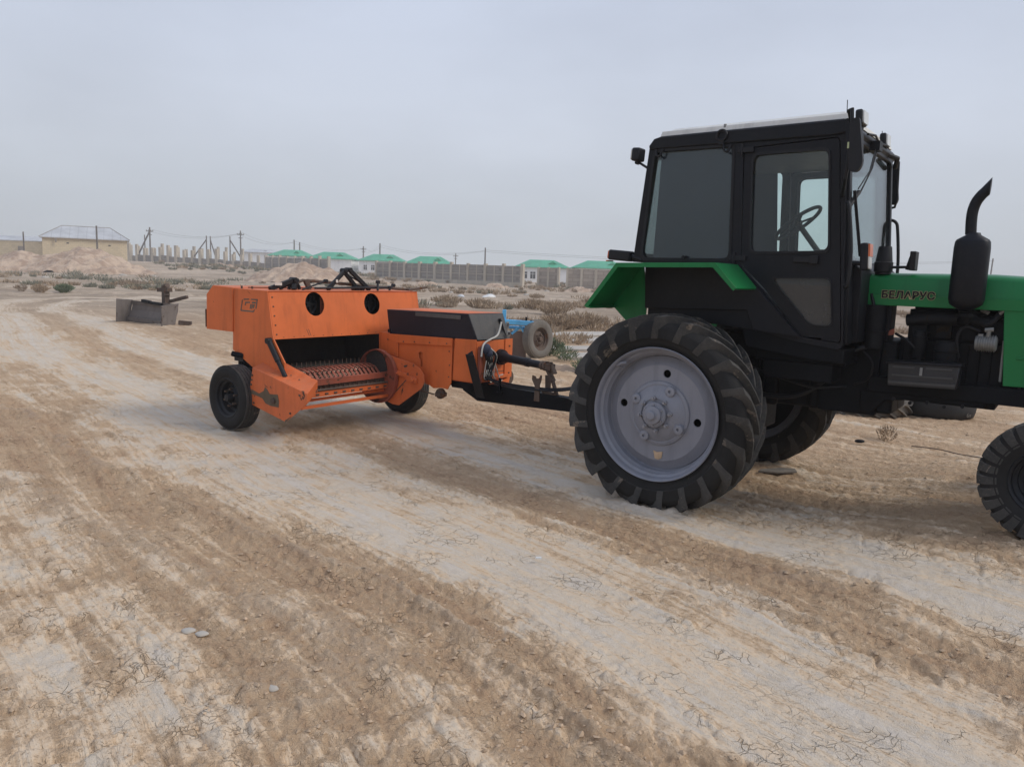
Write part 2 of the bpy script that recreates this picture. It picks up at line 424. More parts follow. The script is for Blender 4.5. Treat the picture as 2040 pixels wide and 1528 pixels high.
M['grey_steel'] = paint('weathered_blade_steel', (.135, .113, .10), .65, .35, wear=(.10, .07, .05), wear_amt=.06, dustcol=(.34, .29, .24), var=.2)
M['wood'] = paint('brown_dusty_board', (.16, .105, .08), .8, .4)
M['slab'] = paint('pale_concrete_slab', (.50, .46, .40), .9, .3, var=.12, bumpd=.004)
M['bag'] = paint('white_plastic', (.72, .72, .70), .5, .2)
M['seat'] = paint('dark_seat_cloth', (.03, .03, .035), .8, .2)
M['stone'] = paint('pale_stone', (.48, .44, .38), .95, .3)
M['clod'] = paint('dry_clod', (.50, .36, .235), .95, .3, scale=4, var=.25)

def leaf_mat(name, a, b_):
    m, nt, b, out = new_mat(name); tc = N(nt, 'ShaderNodeTexCoord')
    n = noise(nt, tc.outputs['Object'], .8, 5, .7); n2 = noise(nt, tc.outputs['Object'], 25, 2, .5)
    c = mixc(nt, ramp(nt, n, .35, .65), a, b_); c = mixc(nt, ramp(nt, n2, .3, .7, 0, .5), c, tuple(x * .5 for x in a))
    nt.links.new(c, b.inputs['Base Color']); b.inputs['Roughness'].default_value = .9; return m
M['scrub'] = leaf_mat('dry_scrub_twigs', (.37, .265, .170), (.48, .375, .265))
M['weed'] = leaf_mat('grey_green_weed', (.20, .20, .145), (.28, .265, .195))
M['leaf'] = leaf_mat('green_weed', (.13, .175, .095), (.19, .23, .135))
M['straw'] = leaf_mat('straw', (.30, .225, .16), (.40, .31, .22))

# ---- ground material
def ground_material():
    m, nt, b, out = new_mat('dry_clay_ground')
    tc = N(nt, 'ShaderNodeTexCoord'); pos = tc.outputs['Object']
    a1 = N(nt, 'ShaderNodeAttribute', attribute_name='silt'); silt = a1.outputs['Fac']
    a2 = N(nt, 'ShaderNodeAttribute', attribute_name='brown'); brown = a2.outputs['Fac']
    a3 = N(nt, 'ShaderNodeAttribute', attribute_name='trk'); trk = a3.outputs['Vector']
    a4 = N(nt, 'ShaderNodeAttribute', attribute_name='relief'); rel = a4.outputs['Fac']
    mp = N(nt, 'ShaderNodeMapping'); mp.inputs['Scale'].default_value = (7, 1.3, 1); nt.links.new(trk, mp.inputs[0]); mp.inputs['Scale'].default_value = (5.5, .22, 1)
    mp2 = N(nt, 'ShaderNodeMapping'); mp2.inputs['Scale'].default_value = (20, 1.3, 1); nt.links.new(trk, mp2.inputs[0])
    st = noise(nt, mp.outputs[0], 1, 6, .65, .4); st2 = noise(nt, mp2.outputs[0], 1, 5, .6, .6)
    big = noise(nt, pos, .55, 5, .6); mid = noise(nt, pos, 4.5, 6, .65, .4); fine = noise(nt, pos, 38, 5, .7); gr = noise(nt, pos, 160, 3, .6)
    mp4 = N(nt, 'ShaderNodeMapping'); mp4.inputs['Scale'].default_value = (10, 2.8, 1); nt.links.new(trk, mp4.inputs[0])
    st3 = noise(nt, mp4.outputs[0], 1, 5, .62, 1.2)
    # how much pale silt lies on the tan clay: one continuous measure, broken up at several sizes
    t = math_(nt, 'MULTIPLY', silt, .46)
    t = math_(nt, 'SUBTRACT', t, math_(nt, 'MULTIPLY', brown, .11))
    for nz, am in ((big, .30), (mid, .42), (st, 1.15), (fine, .50), (st2, .95), (gr, .25)):
        t = math_(nt, 'ADD', t, math_(nt, 'MULTIPLY', math_(nt, 'SUBTRACT', nz, .5), am))
    # crust broken into small plates, each its own tone, with dark gaps
    pw = N(nt, 'ShaderNodeVectorMath', operation='ADD'); pn_ = N(nt, 'ShaderNodeTexNoise'); pn_.inputs['Scale'].default_value = 7; pn_.inputs['Detail'].default_value = 4
    nt.links.new(pos, pn_.inputs['Vector']); ps_ = N(nt, 'ShaderNodeVectorMath', operation='SCALE'); ps_.inputs['Scale'].default_value = .16
    nt.links.new(pn_.outputs['Color'], ps_.inputs[0]); nt.links.new(pos, pw.inputs[0]); nt.links.new(ps_.outputs[0], pw.inputs[1])
    vc = N(nt, 'ShaderNodeTexVoronoi'); vc.inputs['Scale'].default_value = 15; nt.links.new(pw.outputs[0], vc.inputs['Vector'])
    vs_ = N(nt, 'ShaderNodeSeparateColor'); nt.links.new(vc.outputs['Color'], vs_.inputs[0])
    ve = N(nt, 'ShaderNodeTexVoronoi', feature='DISTANCE_TO_EDGE'); ve.inputs['Scale'].default_value = 15; nt.links.new(pw.outputs[0], ve.inputs['Vector'])
    gap = math_(nt, 'MULTIPLY', ramp(nt, ve.outputs['Distance'], 0, .05, 1, 0), ramp(nt, noise(nt, pos, 2.7, 4, .65), .52, .66))
    t = math_(nt, 'ADD', t, math_(nt, 'MULTIPLY', math_(nt, 'SUBTRACT', vs_.outputs[0], .5), .11))
    t = math_(nt, 'SUBTRACT', t, math_(nt, 'MULTIPLY', gap, .12))
    speck = ramp(nt, noise(nt, pos, 75, 4, .75), .60, .68)
    t = math_(nt, 'SUBTRACT', t, math_(nt, 'MULTIPLY', speck, .13))
    t = math_(nt, 'ADD', t, .35)
    cr = N(nt, 'ShaderNodeValToRGB'); el = cr.color_ramp.elements
    el[0].position = 0.0; el[0].color = (.43, .28, .172, 1); el[1].position = 1.0; el[1].color = (.65, .565, .465, 1)
    for p_, c_ in ((.20, (.555, .372, .228)), (.40, (.605, .424, .264)), (.56, (.632, .460, .298)), (.70, (.640, .505, .360)), (.84, (.645, .540, .415))):
        e_ = el.new(p_); e_.color = (*c_, 1)
    nt.links.new(t, cr.inputs[0]); c = cr.outputs[0]; sm = ramp(nt, t, .45, .8)
    line = ramp(nt, math_(nt, 'ABSOLUTE', math_(nt, 'SUBTRACT', st3, .5)), .0, .016, 1, 0)      # ragged lips of flaking crust, drawn out along the ruts
    lg_ = math_(nt, 'MULTIPLY', ramp(nt, noise(nt, pos, 1.1, 4, .65), .46, .62), math_(nt, 'SUBTRACT', 1.0, math_(nt, 'MULTIPLY', sm, .6)))
    c = mixc(nt, math_(nt, 'MULTIPLY', math_(nt, 'MULTIPLY', line, lg_), .18), c, (.28, .19, .125))
    # fine cracks
    wv = N(nt, 'ShaderNodeVectorMath', operation='ADD'); cn = N(nt, 'ShaderNodeTexNoise'); cn.inputs['Scale'].default_value = 5; cn.inputs['Detail'].default_value = 4
    nt.links.new(pos, cn.inputs['Vector']); sc = N(nt, 'ShaderNodeVectorMath', operation='SCALE'); sc.inputs['Scale'].default_value = .30
    nt.links.new(cn.outputs['Color'], sc.inputs[0]); nt.links.new(pos, wv.inputs[0]); nt.links.new(sc.outputs[0], wv.inputs[1])
    def vor(scale, wdt):
        v = N(nt, 'ShaderNodeTexVoronoi', feature='DISTANCE_TO_EDGE'); v.inputs['Scale'].default_value = scale
        nt.links.new(wv.outputs[0], v.inputs['Vector']); return ramp(nt, v.outputs['Distance'], 0, wdt, 1, 0)
    k1 = vor(3.2, .010); k2 = vor(9.5, .022)
    gate = ramp(nt, noise(nt, pos, 1.3, 3, .6), .55, .66); gate2 = ramp(nt, noise(nt, pos, 2.3, 3, .6), .50, .62)
    crk = math_(nt, 'MAXIMUM', math_(nt, 'MULTIPLY', k1, gate), math_(nt, 'MULTIPLY', k2, math_(nt, 'MULTIPLY', gate2, .7)))
    c = mixc(nt, math_(nt, 'MULTIPLY', crk, .32), c, (.26, .18, .12))
    # raised parts are mixed paler (relief is the real height of the surface)
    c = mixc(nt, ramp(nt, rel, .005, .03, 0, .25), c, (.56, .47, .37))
    # far field: sandier, with patches of litter
    g = N(nt, 'ShaderNodeSeparateXYZ'); nt.links.new(pos, g.inputs[0])
    fy = ramp(nt, g.outputs['Y'], 14, 34)
    fb = noise(nt, pos, .12, 6, .65, .5); mp3 = N(nt, 'ShaderNodeMapping'); mp3.inputs['Scale'].default_value = (.16, .7, 1); nt.links.new(pos, mp3.inputs[0])
    fs = noise(nt, mp3.outputs[0], 1, 6, .7, .5)
    farc = mixc(nt, ramp(nt, fb, .38, .62), (.36, .275, .195), (.47, .375, .28))
    farc = mixc(nt, ramp(nt, fs, .46, .62, 0, .75), farc, (.26, .205, .150))
    c = mixc(nt, math_(nt, 'MULTIPLY', fy, math_(nt, 'SUBTRACT', 1.0, math_(nt, 'MULTIPLY', sm, .8))), c, farc)
    nt.links.new(c, b.inputs['Base Color']); b.inputs['Roughness'].default_value = .95; b.inputs['Specular IOR Level'].default_value = .2
    h = math_(nt, 'ADD', math_(nt, 'MULTIPLY', fine, math_(nt, 'SUBTRACT', 1.15, sm)), math_(nt, 'MULTIPLY', gr, .25))
    h = math_(nt, 'ADD', h, math_(nt, 'MULTIPLY', st2, .35)); h = math_(nt, 'SUBTRACT', h, math_(nt, 'MULTIPLY', math_(nt, 'MULTIPLY', line, lg_), .15)); h = math_(nt, 'ADD', h, math_(nt, 'MULTIPLY', mid, .6)); h = math_(nt, 'SUBTRACT', h, math_(nt, 'MULTIPLY', crk, .25)); h = math_(nt, 'ADD', h, math_(nt, 'MULTIPLY', sm, .25)); h = math_(nt, 'SUBTRACT', h, math_(nt, 'MULTIPLY', gap, .5)); h = math_(nt, 'ADD', h, math_(nt, 'MULTIPLY', vs_.outputs[1], .3))
    bump(nt, b, h, 1.0, .028); return m

def build_ground():
    r = [.35]
    while r[-1] < 13: r.append(r[-1] * (1.0045 if 2 < r[-1] else 1.03))
    while r[-1] < 220: r.append(r[-1] * 1.013)
    while r[-1] < 6000: r.append(r[-1] * 1.12)
    r = np.array(r)
    fine_a = np.arange(-41, 41.001, .135); out_a = np.concatenate([np.arange(-180, -41, 3.5), fine_a, np.arange(44.5, 180, 3.5)])
    A = np.radians(out_a); nr, na = len(r), len(A)
    rr, aa = np.meshgrid(r, A, indexing='ij'); x = (rr * np.sin(aa)).ravel(); y = (rr * np.cos(aa)).ravel()
    u, v, w, silt, brown = fields(x, y)
    dz, crack, plate = detail(x, y, u, v, w, silt, brown)
    z = base_height(x, y) + dz
    # press the soil flat under the wheels
    x = np.append(x, 0); y = np.append(y, 0); z = np.append(z, 0)
    co = np.stack([x, y, z], 1).astype(np.float32)
    i = np.arange(nr - 1)[:, None]; j = np.arange(na)[None, :]; j2 = (j + 1) % na
    q = np.stack([(i * na + j), (i * na + j2), ((i + 1) * na + j2), ((i + 1) * na + j)], -1).reshape(-1, 4)[:, ::-1]
    tri = np.stack([np.full(na, nr * na), (np.arange(na) + 1) % na, np.arange(na)], 1)
    me = bpy.data.meshes.new('ground')
    me.vertices.add(len(co)); me.vertices.foreach_set('co', co.ravel())
    me.loops.add(q.size + tri.size); me.loops.foreach_set('vertex_index', np.concatenate([q.ravel(), tri.ravel()]).astype(np.int32))
    me.polygons.add(len(q) + len(tri))
    me.polygons.foreach_set('loop_start', np.concatenate([np.arange(len(q)) * 4, len(q) * 4 + np.arange(len(tri)) * 3]).astype(np.int32))
    me.update(); me.validate()
    for nm, arr in (('silt', silt), ('brown', brown), ('relief', dz)):
        at = me.attributes.new(nm, 'FLOAT', 'POINT'); at.data.foreach_set('value', np.append(arr, 0).astype(np.float32))
    at = me.attributes.new('trk', 'FLOAT_VECTOR', 'POINT')
    at.data.foreach_set('vector', np.stack([np.append(u, 0), np.append(v, 0), np.zeros(len(u) + 1)], 1).astype(np.float32).ravel())
    me.polygons.foreach_set('use_smooth', np.ones(len(me.polygons), bool))
    me.materials.append(ground_material())
    o = link(bpy.data.objects.new('ground', me)); o['kind'] = 'structure'; return o
build_ground()

# ================================================================== background
def wall_mat(name, col, course=.2, length=.4, mortar=.5, var=.15, stain=.3):
    m, nt, b, out = new_mat(name); tc = N(nt, 'ShaderNodeTexCoord'); sp = N(nt, 'ShaderNodeSeparateXYZ'); nt.links.new(tc.outputs['Object'], sp.inputs[0])
    cb = N(nt, 'ShaderNodeCombineXYZ'); nt.links.new(math_(nt, 'ADD', sp.outputs['X'], sp.outputs['Y']), cb.inputs[0]); nt.links.new(sp.outputs['Z'], cb.inputs[1])
    br = N(nt, 'ShaderNodeTexBrick'); nt.links.new(cb.outputs[0], br.inputs['Vector']); br.inputs['Scale'].default_value = 1
    br.inputs['Brick Width'].default_value = length; br.inputs['Row Height'].default_value = course; br.inputs['Mortar Size'].default_value = course * .08
    br.inputs['Color1'].default_value = (*[c * (1 - var) for c in col], 1); br.inputs['Color2'].default_value = (*[c * (1 + var) for c in col], 1)
    br.inputs['Mortar'].default_value = (*[c * mortar for c in col], 1)
    st = noise(nt, tc.outputs['Object'], .5, 6, .65); c = mixc(nt, ramp(nt, st, .4, .7, 0, stain), br.outputs['Color'], tuple(x * .6 for x in col))
    nt.links.new(c, b.inputs['Base Color']); b.inputs['Roughness'].default_value = .9; return m
M['yellow_wall'] = wall_mat('yellow_brick_wall', (.62, .51, .34), .25, .5, .85, .06, .35)
M['grey_block'] = wall_mat('grey_block_wall', (.30, .27, .235), .4, .8, .7, .15, .5)
M['brown_block'] = wall_mat('brown_block_wall', (.38, .32, .26), .5, 1.2, .7, .12, .5)
M['plaster'] = paint('white_plaster', (.80, .79, .77), .9, .2, scale=.2, var=.06)
M['concrete'] = paint('concrete_post', (.50, .44, .35), .9, .3, scale=.3, var=.12)
M['conc_dark'] = paint('darker_concrete', (.27, .24, .205), .9, .3, scale=.3, var=.15)
M['window_dark'] = paint('dark_window', (.03, .035, .04), .2, .0)
M['pole'] = paint('weathered_pole', (.15, .135, .12), .9, .2)
def roof_mat(name, col, rib=.5):
    m, nt, b, out = new_mat(name); tc = N(nt, 'ShaderNodeTexCoord'); sp = N(nt, 'ShaderNodeSeparateXYZ'); nt.links.new(tc.outputs['Object'], sp.inputs[0])
    g = N(nt, 'ShaderNodeNewGeometry'); sn = N(nt, 'ShaderNodeSeparateXYZ'); nt.links.new(g.outputs['Normal'], sn.inputs[0])
    fac = math_(nt, 'GREATER_THAN', math_(nt, 'ABSOLUTE', sn.outputs['X']), math_(nt, 'ABSOLUTE', sn.outputs['Y']))
    mx = N(nt, 'ShaderNodeMix', data_type='FLOAT'); nt.links.new(fac, mx.inputs[0]); nt.links.new(sp.outputs['X'], mx.inputs[2]); nt.links.new(sp.outputs['Y'], mx.inputs[3])
    fr = math_(nt, 'FRACT', math_(nt, 'DIVIDE', mx.outputs[0], rib)); ln = ramp(nt, fr, .0, .14, 1, 0)
    st = noise(nt, tc.outputs['Object'], .6, 4, .6); c = mixc(nt, ramp(nt, st, .3, .7), tuple(x * .85 for x in col), tuple(x * 1.12 for x in col))
    c = mixc(nt, math_(nt, 'MULTIPLY', ln, .45), c, tuple(x * .5 for x in col)); nt.links.new(c, b.inputs['Base Color']); b.inputs['Roughness'].default_value = .55
    return m
M['roof_green'] = roof_mat('green_metal_roof', (.035, .36, .19), .9)
M['roof_grey'] = roof_mat('grey_sheet_roof', (.47, .475, .47), 1.1)

def hip_roof(mb, x0, x1, y0, y1, z, h, ridge, ov=.4, th=.12):
    x0 -= ov; x1 += ov; y0 -= ov; y1 += ov; cy = (y0 + y1) / 2; m = (x1 - x0) * (1 - ridge) / 2
    mb.add([(x0, y0, z), (x1, y0, z), (x1, y1, z), (x0, y1, z), (x0 + m, cy, z + h), (x1 - m, cy, z + h),
            (x0, y0, z - th), (x1, y0, z - th), (x1, y1, z - th), (x0, y1, z - th)],
           [(0, 1, 5, 4), (1, 2, 5), (2, 3, 4, 5), (3, 0, 4), (0, 6, 7, 1), (1, 7, 8, 2), (2, 8, 9, 3), (3, 9, 6, 0), (6, 9, 8, 7)])

def window(parent, x, y, z, w, h, frame_mat, n=2):
    """window facing -Y at wall plane y"""
    t = .09; fr = MB(); fr.box(-w / 2 - t, w / 2 + t, -.05, .02, -t, 0).box(-w / 2 - t, w / 2 + t, -.05, .02, h, h + t)
    fr.box(-w / 2 - t, -w / 2, -.05, .02, 0, h).box(w / 2, w / 2 + t, -.05, .02, 0, h)
    for i in range(1, n): fr.box(-w / 2 + w * i / n - .035, -w / 2 + w * i / n + .035, -.04, .015, 0, h)
    fr.box(-w / 2, w / 2, -.039, .014, h * .64, h * .64 + .06)
    f = fr.build('window', frame_mat, parent); f.location = (x, y, z)
    p = MB().box(-w / 2, w / 2, -.018, .012, 0, h).build('pane', M['window_dark'], f); return f

def house(name, label, x, y, z, w, d, eave, rh, ridge, wall_m, roof_m, wins=(), rz=0, group=None, cat='house', chimney=None):
    t = thing(name, label, cat, (x, y, z), rz, group)
    MB().box(0, w, 0, d, -1.0, eave).box(-.06, w + .06, -.06, d + .06, -1.0, .35).build('wall', wall_m, t)
    r = MB(); hip_roof(r, 0, w, 0, d, eave + .1, rh, ridge); ro = r.build('roof', roof_m, t)
    dm = MB(); dm.prism([(w * .62, eave + rh * .55), (w * .70, eave + rh * .9), (w * .78, eave + rh * .55)], d * .18, d * .45, 'y'); dm.build('dormer', roof_m, ro)
    for (wx, wz, ww, wh) in wins: window(t, wx, -.03, wz, ww, wh, M['plaster'])
    return t
# yellow walled compound far left
t = thing('yellow_house', 'large yellow brick house with grey hipped roof behind the sand mound', 'house', (-67.1, 110, .9), R(27))
MB().box(0, 10.75, 0, 9, -1.5, 3.75).build('wall', M['yellow_wall'], t)
r_ = MB(); hip_roof(r_, 0, 10.75, 0, 9, 3.85, 1.8, .55, .35); ro = r_.build('roof', M['roof_grey'], t)
cap_ = MB(); _o = .35; _m = (10.75 + 2 * _o) * .225; A_, B_ = (-_o + _m, 4.5, 5.67), (10.75 + _o - _m, 4.5, 5.67)
cap_.tube([A_, B_], .05, 6)
for q_, e_p in ((A_, (-_o, -_o, 3.87)), (A_, (-_o, 9 + _o, 3.87)), (B_, (10.75 + _o, -_o, 3.87)), (B_, (10.75 + _o, 9 + _o, 3.87))): cap_.tube([q_, e_p], .045, 6)
cap_.build('ridge_cap', M['conc_dark'], ro)
MB().box(1.6, 1.8, -.42, -.3, 3.1, 3.7).build('downpipe', M['conc_dark'], t)
MB().box(3.0, 3.3, -.05, 0, 3.0, 3.15).build('vent', M['window_dark'], t); MB().box(8.3, 8.6, -.05, 0, 2.9, 3.05).build('vent', M['window_dark'], t)
t = thing('yard_wall', 'long low yellow brick yard wall left of the yellow house', 'wall', (-92, 110.4, .7))
MB().box(0, 24.8, 0, .4, -1.5, 3.25).build('wall', M['yellow_wall'], t)
MB().box(0, 24.8, -.04, .44, 3.253, 3.35).build('coping', M['concrete'], t)
MB().box(21.2, 22.0, -.06, 0, 1.3, 2.6).build('gate', M['conc_dark'], t)
t = thing('shed', 'low shed with pale flat roof behind the yellow yard wall', 'shed', (-86, 118, .9))
MB().box(0, 14, 0, 6, -1, 3.3).build('wall', M['yellow_wall'], t)
rb = MB(); hip_roof(rb, 0, 14, 0, 6, 3.35, .75, .8, .3); rb.build('roof', M['roof_grey'], t)

G_H = 'green roofed houses beyond the fence'
def px_at(px, py, y):
    """world point on the vertical plane at depth y seen at a pixel of the full-size photograph; used to read off positions"""
    Mr = cam.matrix_world.to_3x3(); d = Mr @ Vector(((px - 1020) / 1530.1, (764 - py) / 1530.1, -1.0)); k = y / d.y
    return d.x * k, CAM_H + d.z * k
def house_px(name, label, xl, xr, ye, rh, D, d=9, ridge=.45, wins=(), wall=None, eave=3.1, off=1.2):
    X0, Z0 = px_at(xl, ye, D); X1, _ = px_at(xr, ye, D)
    return house(name, label, X0 + .4, D, Z0 - eave - .1, X1 - X0 - .8, d, eave, rh, ridge, wall or M['plaster'], M['roof_green'], wins, group=G_H)
house_px('green_roof_house', 'leftmost green roofed house, half hidden by the long grey fence', 533, 612, 508, 1.5, 190)
house_px('green_roof_house', 'green roofed house with a blank white wall above the smaller sand mound', 610, 703, 513.5, 1.6, 185)
house_px('green_roof_house', 'green roofed white house with two small windows left of the fence posts', 712, 803, 518, 1.6, 185, wins=[(1.5, .9, .8, 1.2), (3.3, .9, .8, 1.2)])
house_px('green_roof_house', 'green roofed house behind the middle of the grey panel fence', 806, 900, 523.5, 1.7, 180)
house_px('green_roof_house', 'green roofed white house with two dark windows at the right end of the fence', 1025, 1137, 530.5, 1.45, 150, wins=[(1.6, .95, 1.0, 1.3), (3.2, .95, 1.0, 1.3)])
house_px('green_roof_house', 'rightmost green roofed house partly hidden by the tractor fender', 1142, 1258, 532.5, 1.45, 150)
X0, Z0 = px_at(480, 498, 215)
house('pale_roof_house', 'distant house with a pale grey roof behind the fence', X0, 215, Z0 - 3.0, 9.0, 7, 2.4, .9, .6, M['plaster'], M['roof_grey'])

# ---- grey panel fence running from near the baler away to the left
def fence_run(name, label, P, Q, n, post_h, panel_h, pm, gm, zb0, zb1, post=.35, skip=(), plinth=.0, split=False, vary=0.0):
    t = thing(name, label, 'fence', (P[0], P[1], zb0)); dx, dy = Q[0] - P[0], Q[1] - P[1]; L = math.hypot(dx, dy); ux, uy = dx / L, dy / L
    for i in range(n + 1):
        pan = MB(); rail = MB(); pl = MB()
        s = L * i / n; zb = (zb1 - zb0) * i / n; hh = post_h * (1 + vary * (random.random() - .5)); pw = post * (.9 + .25 * random.random())
        Mx = Matrix.Translation((ux * s, uy * s, zb)) @ Matrix.Rotation(math.atan2(uy, ux) + .03 * (random.random() - .5), 4, 'Z')
        MB().box(-pw / 2, pw / 2, -pw / 2, pw / 2, -1.2, hh, Mx).build('post', M['concrete'], t)
        if i < n and i not in skip:
            s1 = L * (i + 1) / n; z1 = (zb1 - zb0) * (i + 1) / n; hh2 = panel_h * (1 + vary * .6 * (random.random() - .5))
            a = Vector((ux * (s + pw / 2), uy * (s + pw / 2), zb)); b = Vector((ux * (s1 - pw / 2), uy * (s1 - pw / 2), z1)); nx, ny = -uy * .07, ux * .07
            pan.add([(a.x + sx * nx, a.y + sx * ny, a.z + zz) for sx in (-1, 1) for zz in (-1.2, hh2)] + [(b.x + sx * nx, b.y + sx * ny, b.z + zz) for sx in (-1, 1) for zz in (-1.2, hh2)],
                    [(0, 1, 3, 2), (4, 6, 7, 5), (0, 4, 5, 1), (2, 3, 7, 6), (1, 5, 7, 3), (0, 2, 6, 4)])
            if plinth:
                pl.add([(a.x + sx * nx * 3, a.y + sx * ny * 3, a.z + zz) for sx in (-1, 1) for zz in (-1.2, plinth)] + [(b.x + sx * nx * 3, b.y + sx * ny * 3, b.z + zz) for sx in (-1, 1) for zz in (-1.2, plinth)],
                       [(0, 1, 3, 2), (4, 6, 7, 5), (0, 4, 5, 1), (2, 3, 7, 6), (1, 5, 7, 3), (0, 2, 6, 4)])
            if split:
                m_ = (a + b) / 2; rail.box(-.07, .07, -.1, .1, -.8, hh2 + .03, Matrix.Translation(m_) @ Matrix.Rotation(math.atan2(uy, ux), 4, 'Z'))
                c_ = (b - a); rail.beam(a + Vector((0, 0, hh2 * .55)), b + Vector((0, 0, hh2 * .55)), .2, .07)
            pan.build('panel', gm, t)
            if rail.v: rail.build('batten', M['concrete'], t)
            if pl.v: pl.build('plinth', M['concrete'], t)
    return t
xr, zr = px_at(1040, 572, 103); xm, zm = px_at(750, 555, 122); xl_, zl = px_at(530, 541, 150); xk, zk = px_at(655, 549, 130)
fence_run('panel_fence', 'grey panel fence with pale concrete posts and a low plinth, ending beside the white house', (xm, 122), (xr, 103), 9, 3.0, 2.75, None, M['grey_block'], zm - .2, zr, .42, (), .55, True, .05)
fence_run('panel_fence', 'grey block fence with pale posts running on behind the sand mound', (xl_, 150), (xk, 130), 8, 3.2, 2.8, None, M['grey_block'], zl - .1, zk - .1, .42, (), 0, False, .08)
xa, za = px_at(258, 520, 160); xb, zb_ = px_at(532, 540, 152)
fence_run('post_fence', 'far row of tall pale concrete posts with low grey wall between them', (xa, 160), (xb, 152), 17, 3.3, 1.5, None, M['grey_block'], za, zb_, .5, (0,), 0, False, .35)
xa, za = px_at(262, 519, 175); xb, zb_ = px_at(500, 533, 170)
fence_run('post_fence', 'second row of concrete posts standing behind the far low wall', (xa, 175), (xb, 170), 15, 3.5, 1.2, None, M['grey_block'], za, zb_, .45, (2, 5, 6, 9), 0, False, .35)
xa, za = px_at(1072, 570, 112); xb, zb_ = px_at(1112, 571, 110)
fence_run('block_wall', 'short brownish block wall right of the white house windows', (xa, 112), (xb, 110), 2, 2.7, 2.6, None, M['brown_block'], za, zb_, .3)
xa, za = px_at(1129, 575, 109); xb, zb_ = px_at(1330, 585, 107)
t = fence_run('block_wall', 'brown block wall with a white framed opening left of the tractor fender', (xa, 109), (xb, 107), 7, 2.9, 2.8, None, M['brown_block'], za, zb_, .3)
window(t, 1.6, -.12, 1.5, .55, 1.1, M['plaster'], 1)

# ---- power poles
def pole(label, px, ytop, D, h=9.0, lean=0, cross=True, brace=None, r=.15, twin=False):
    X, Z = px_at(px, ytop, D); zt = Z; zb = gz(X, D) - .3
    t = thing('power_pole', label, 'pole', (X, D, zb), 0, 'power poles on the horizon'); H = zt - zb
    MB().tube([(0, 0, 0), (lean * .02 * H, 0, H)], [r, r * .72], 8).build('post', M['pole'], t)
    if cross:
        c = MB().box(-.75, .75, -.06, .06, H - .9, H - .75).box(-.45, .45, -.06, .06, H - 1.6, H - 1.47).build('crossarm', M['pole'], t)
        for s in (-.68, -.25, .25, .68): MB().tube([(s, 0, H - .76), (s, 0, H - .5)], .06, 6).build('insulator', M['conc_dark'], c)
    if brace: MB().tube([(brace, .3, 0), (0, 0, H - .8)], [r, r * .8], 8).build('brace', M['pole'], t)
    return Vector((X, D, zt - .6))
pp = []
pole('short thin pole in front of the yellow yard wall', 46, 462, 105, cross=False, r=.12)
pole('pole in front of the yellow house roof', 192, 450, 104, cross=False, r=.14)
pp.append(pole('tall pole with slanting brace right of the yellow house', 298, 453, 165, brace=-3.6, r=.2))
pole('brace pole pair leg beside the tall braced pole', 288, 468, 166, cross=False, r=.15)
pole('braced pole leaning left in the middle distance', 411, 470, 170, brace=-4.3, cross=False, r=.17)
pole('pole just right of the left leaning braced pole', 419, 471, 172, brace=1.6, cross=False, r=.16)
pole('braced pole with its prop on the right side', 458, 471, 168, brace=3.6, cross=False, r=.17)
pp.append(pole('tallest pole with crossarms between the braced poles and the green roofs', 479, 460, 166, r=.18))
pp.append(pole('pole rising behind the leftmost green roof', 586, 478, 200, r=.22, cross=False))
pole('shorter pole right of the leftmost green roof', 597, 483, 205, r=.22, cross=False)
pp.append(pole('pole with crossarms behind the small windowed house', 724, 491, 215, r=.22))
pp.append(pole('pole above the third green roof', 757, 485, 190, r=.22, cross=False))
pole('small far pole right of the fourth green roof', 908, 505, 230, r=.2)
pp.append(pole('lone pole above the middle of the fence', 967, 494, 150, r=.17, cross=False))
pp.append(pole('leaning pole seen behind the exhaust', 1976, 515, 150, lean=1.5, r=.17, cross=False))
for i in range(len(pp) - 1):
    a, b = pp[i], pp[i + 1]; o = thing('power_line', '', 'power line')
    for off in (-.5, .5):
        MB().tube([(a.x + (b.x - a.x) * k / 12 + off, a.y + (b.y - a.y) * k / 12, a.z + (b.z - a.z) * k / 12 - 1.2 * (1 - (2 * k / 12 - 1) ** 2) + off * .3) for k in range(13)], .018, 4).build('wire', M['pole'], o)
    tag(o, ['thin wires from the tall braced pole to the crossarm pole', 'thin wires from the crossarm pole towards the green roofs', 'thin wires above the second green roof',
         'thin wires between the poles behind the windowed house', 'thin wires from the third green roof to the lone pole', 'thin wires from the lone pole off to the right'][i], 'power line', 'overhead wires')

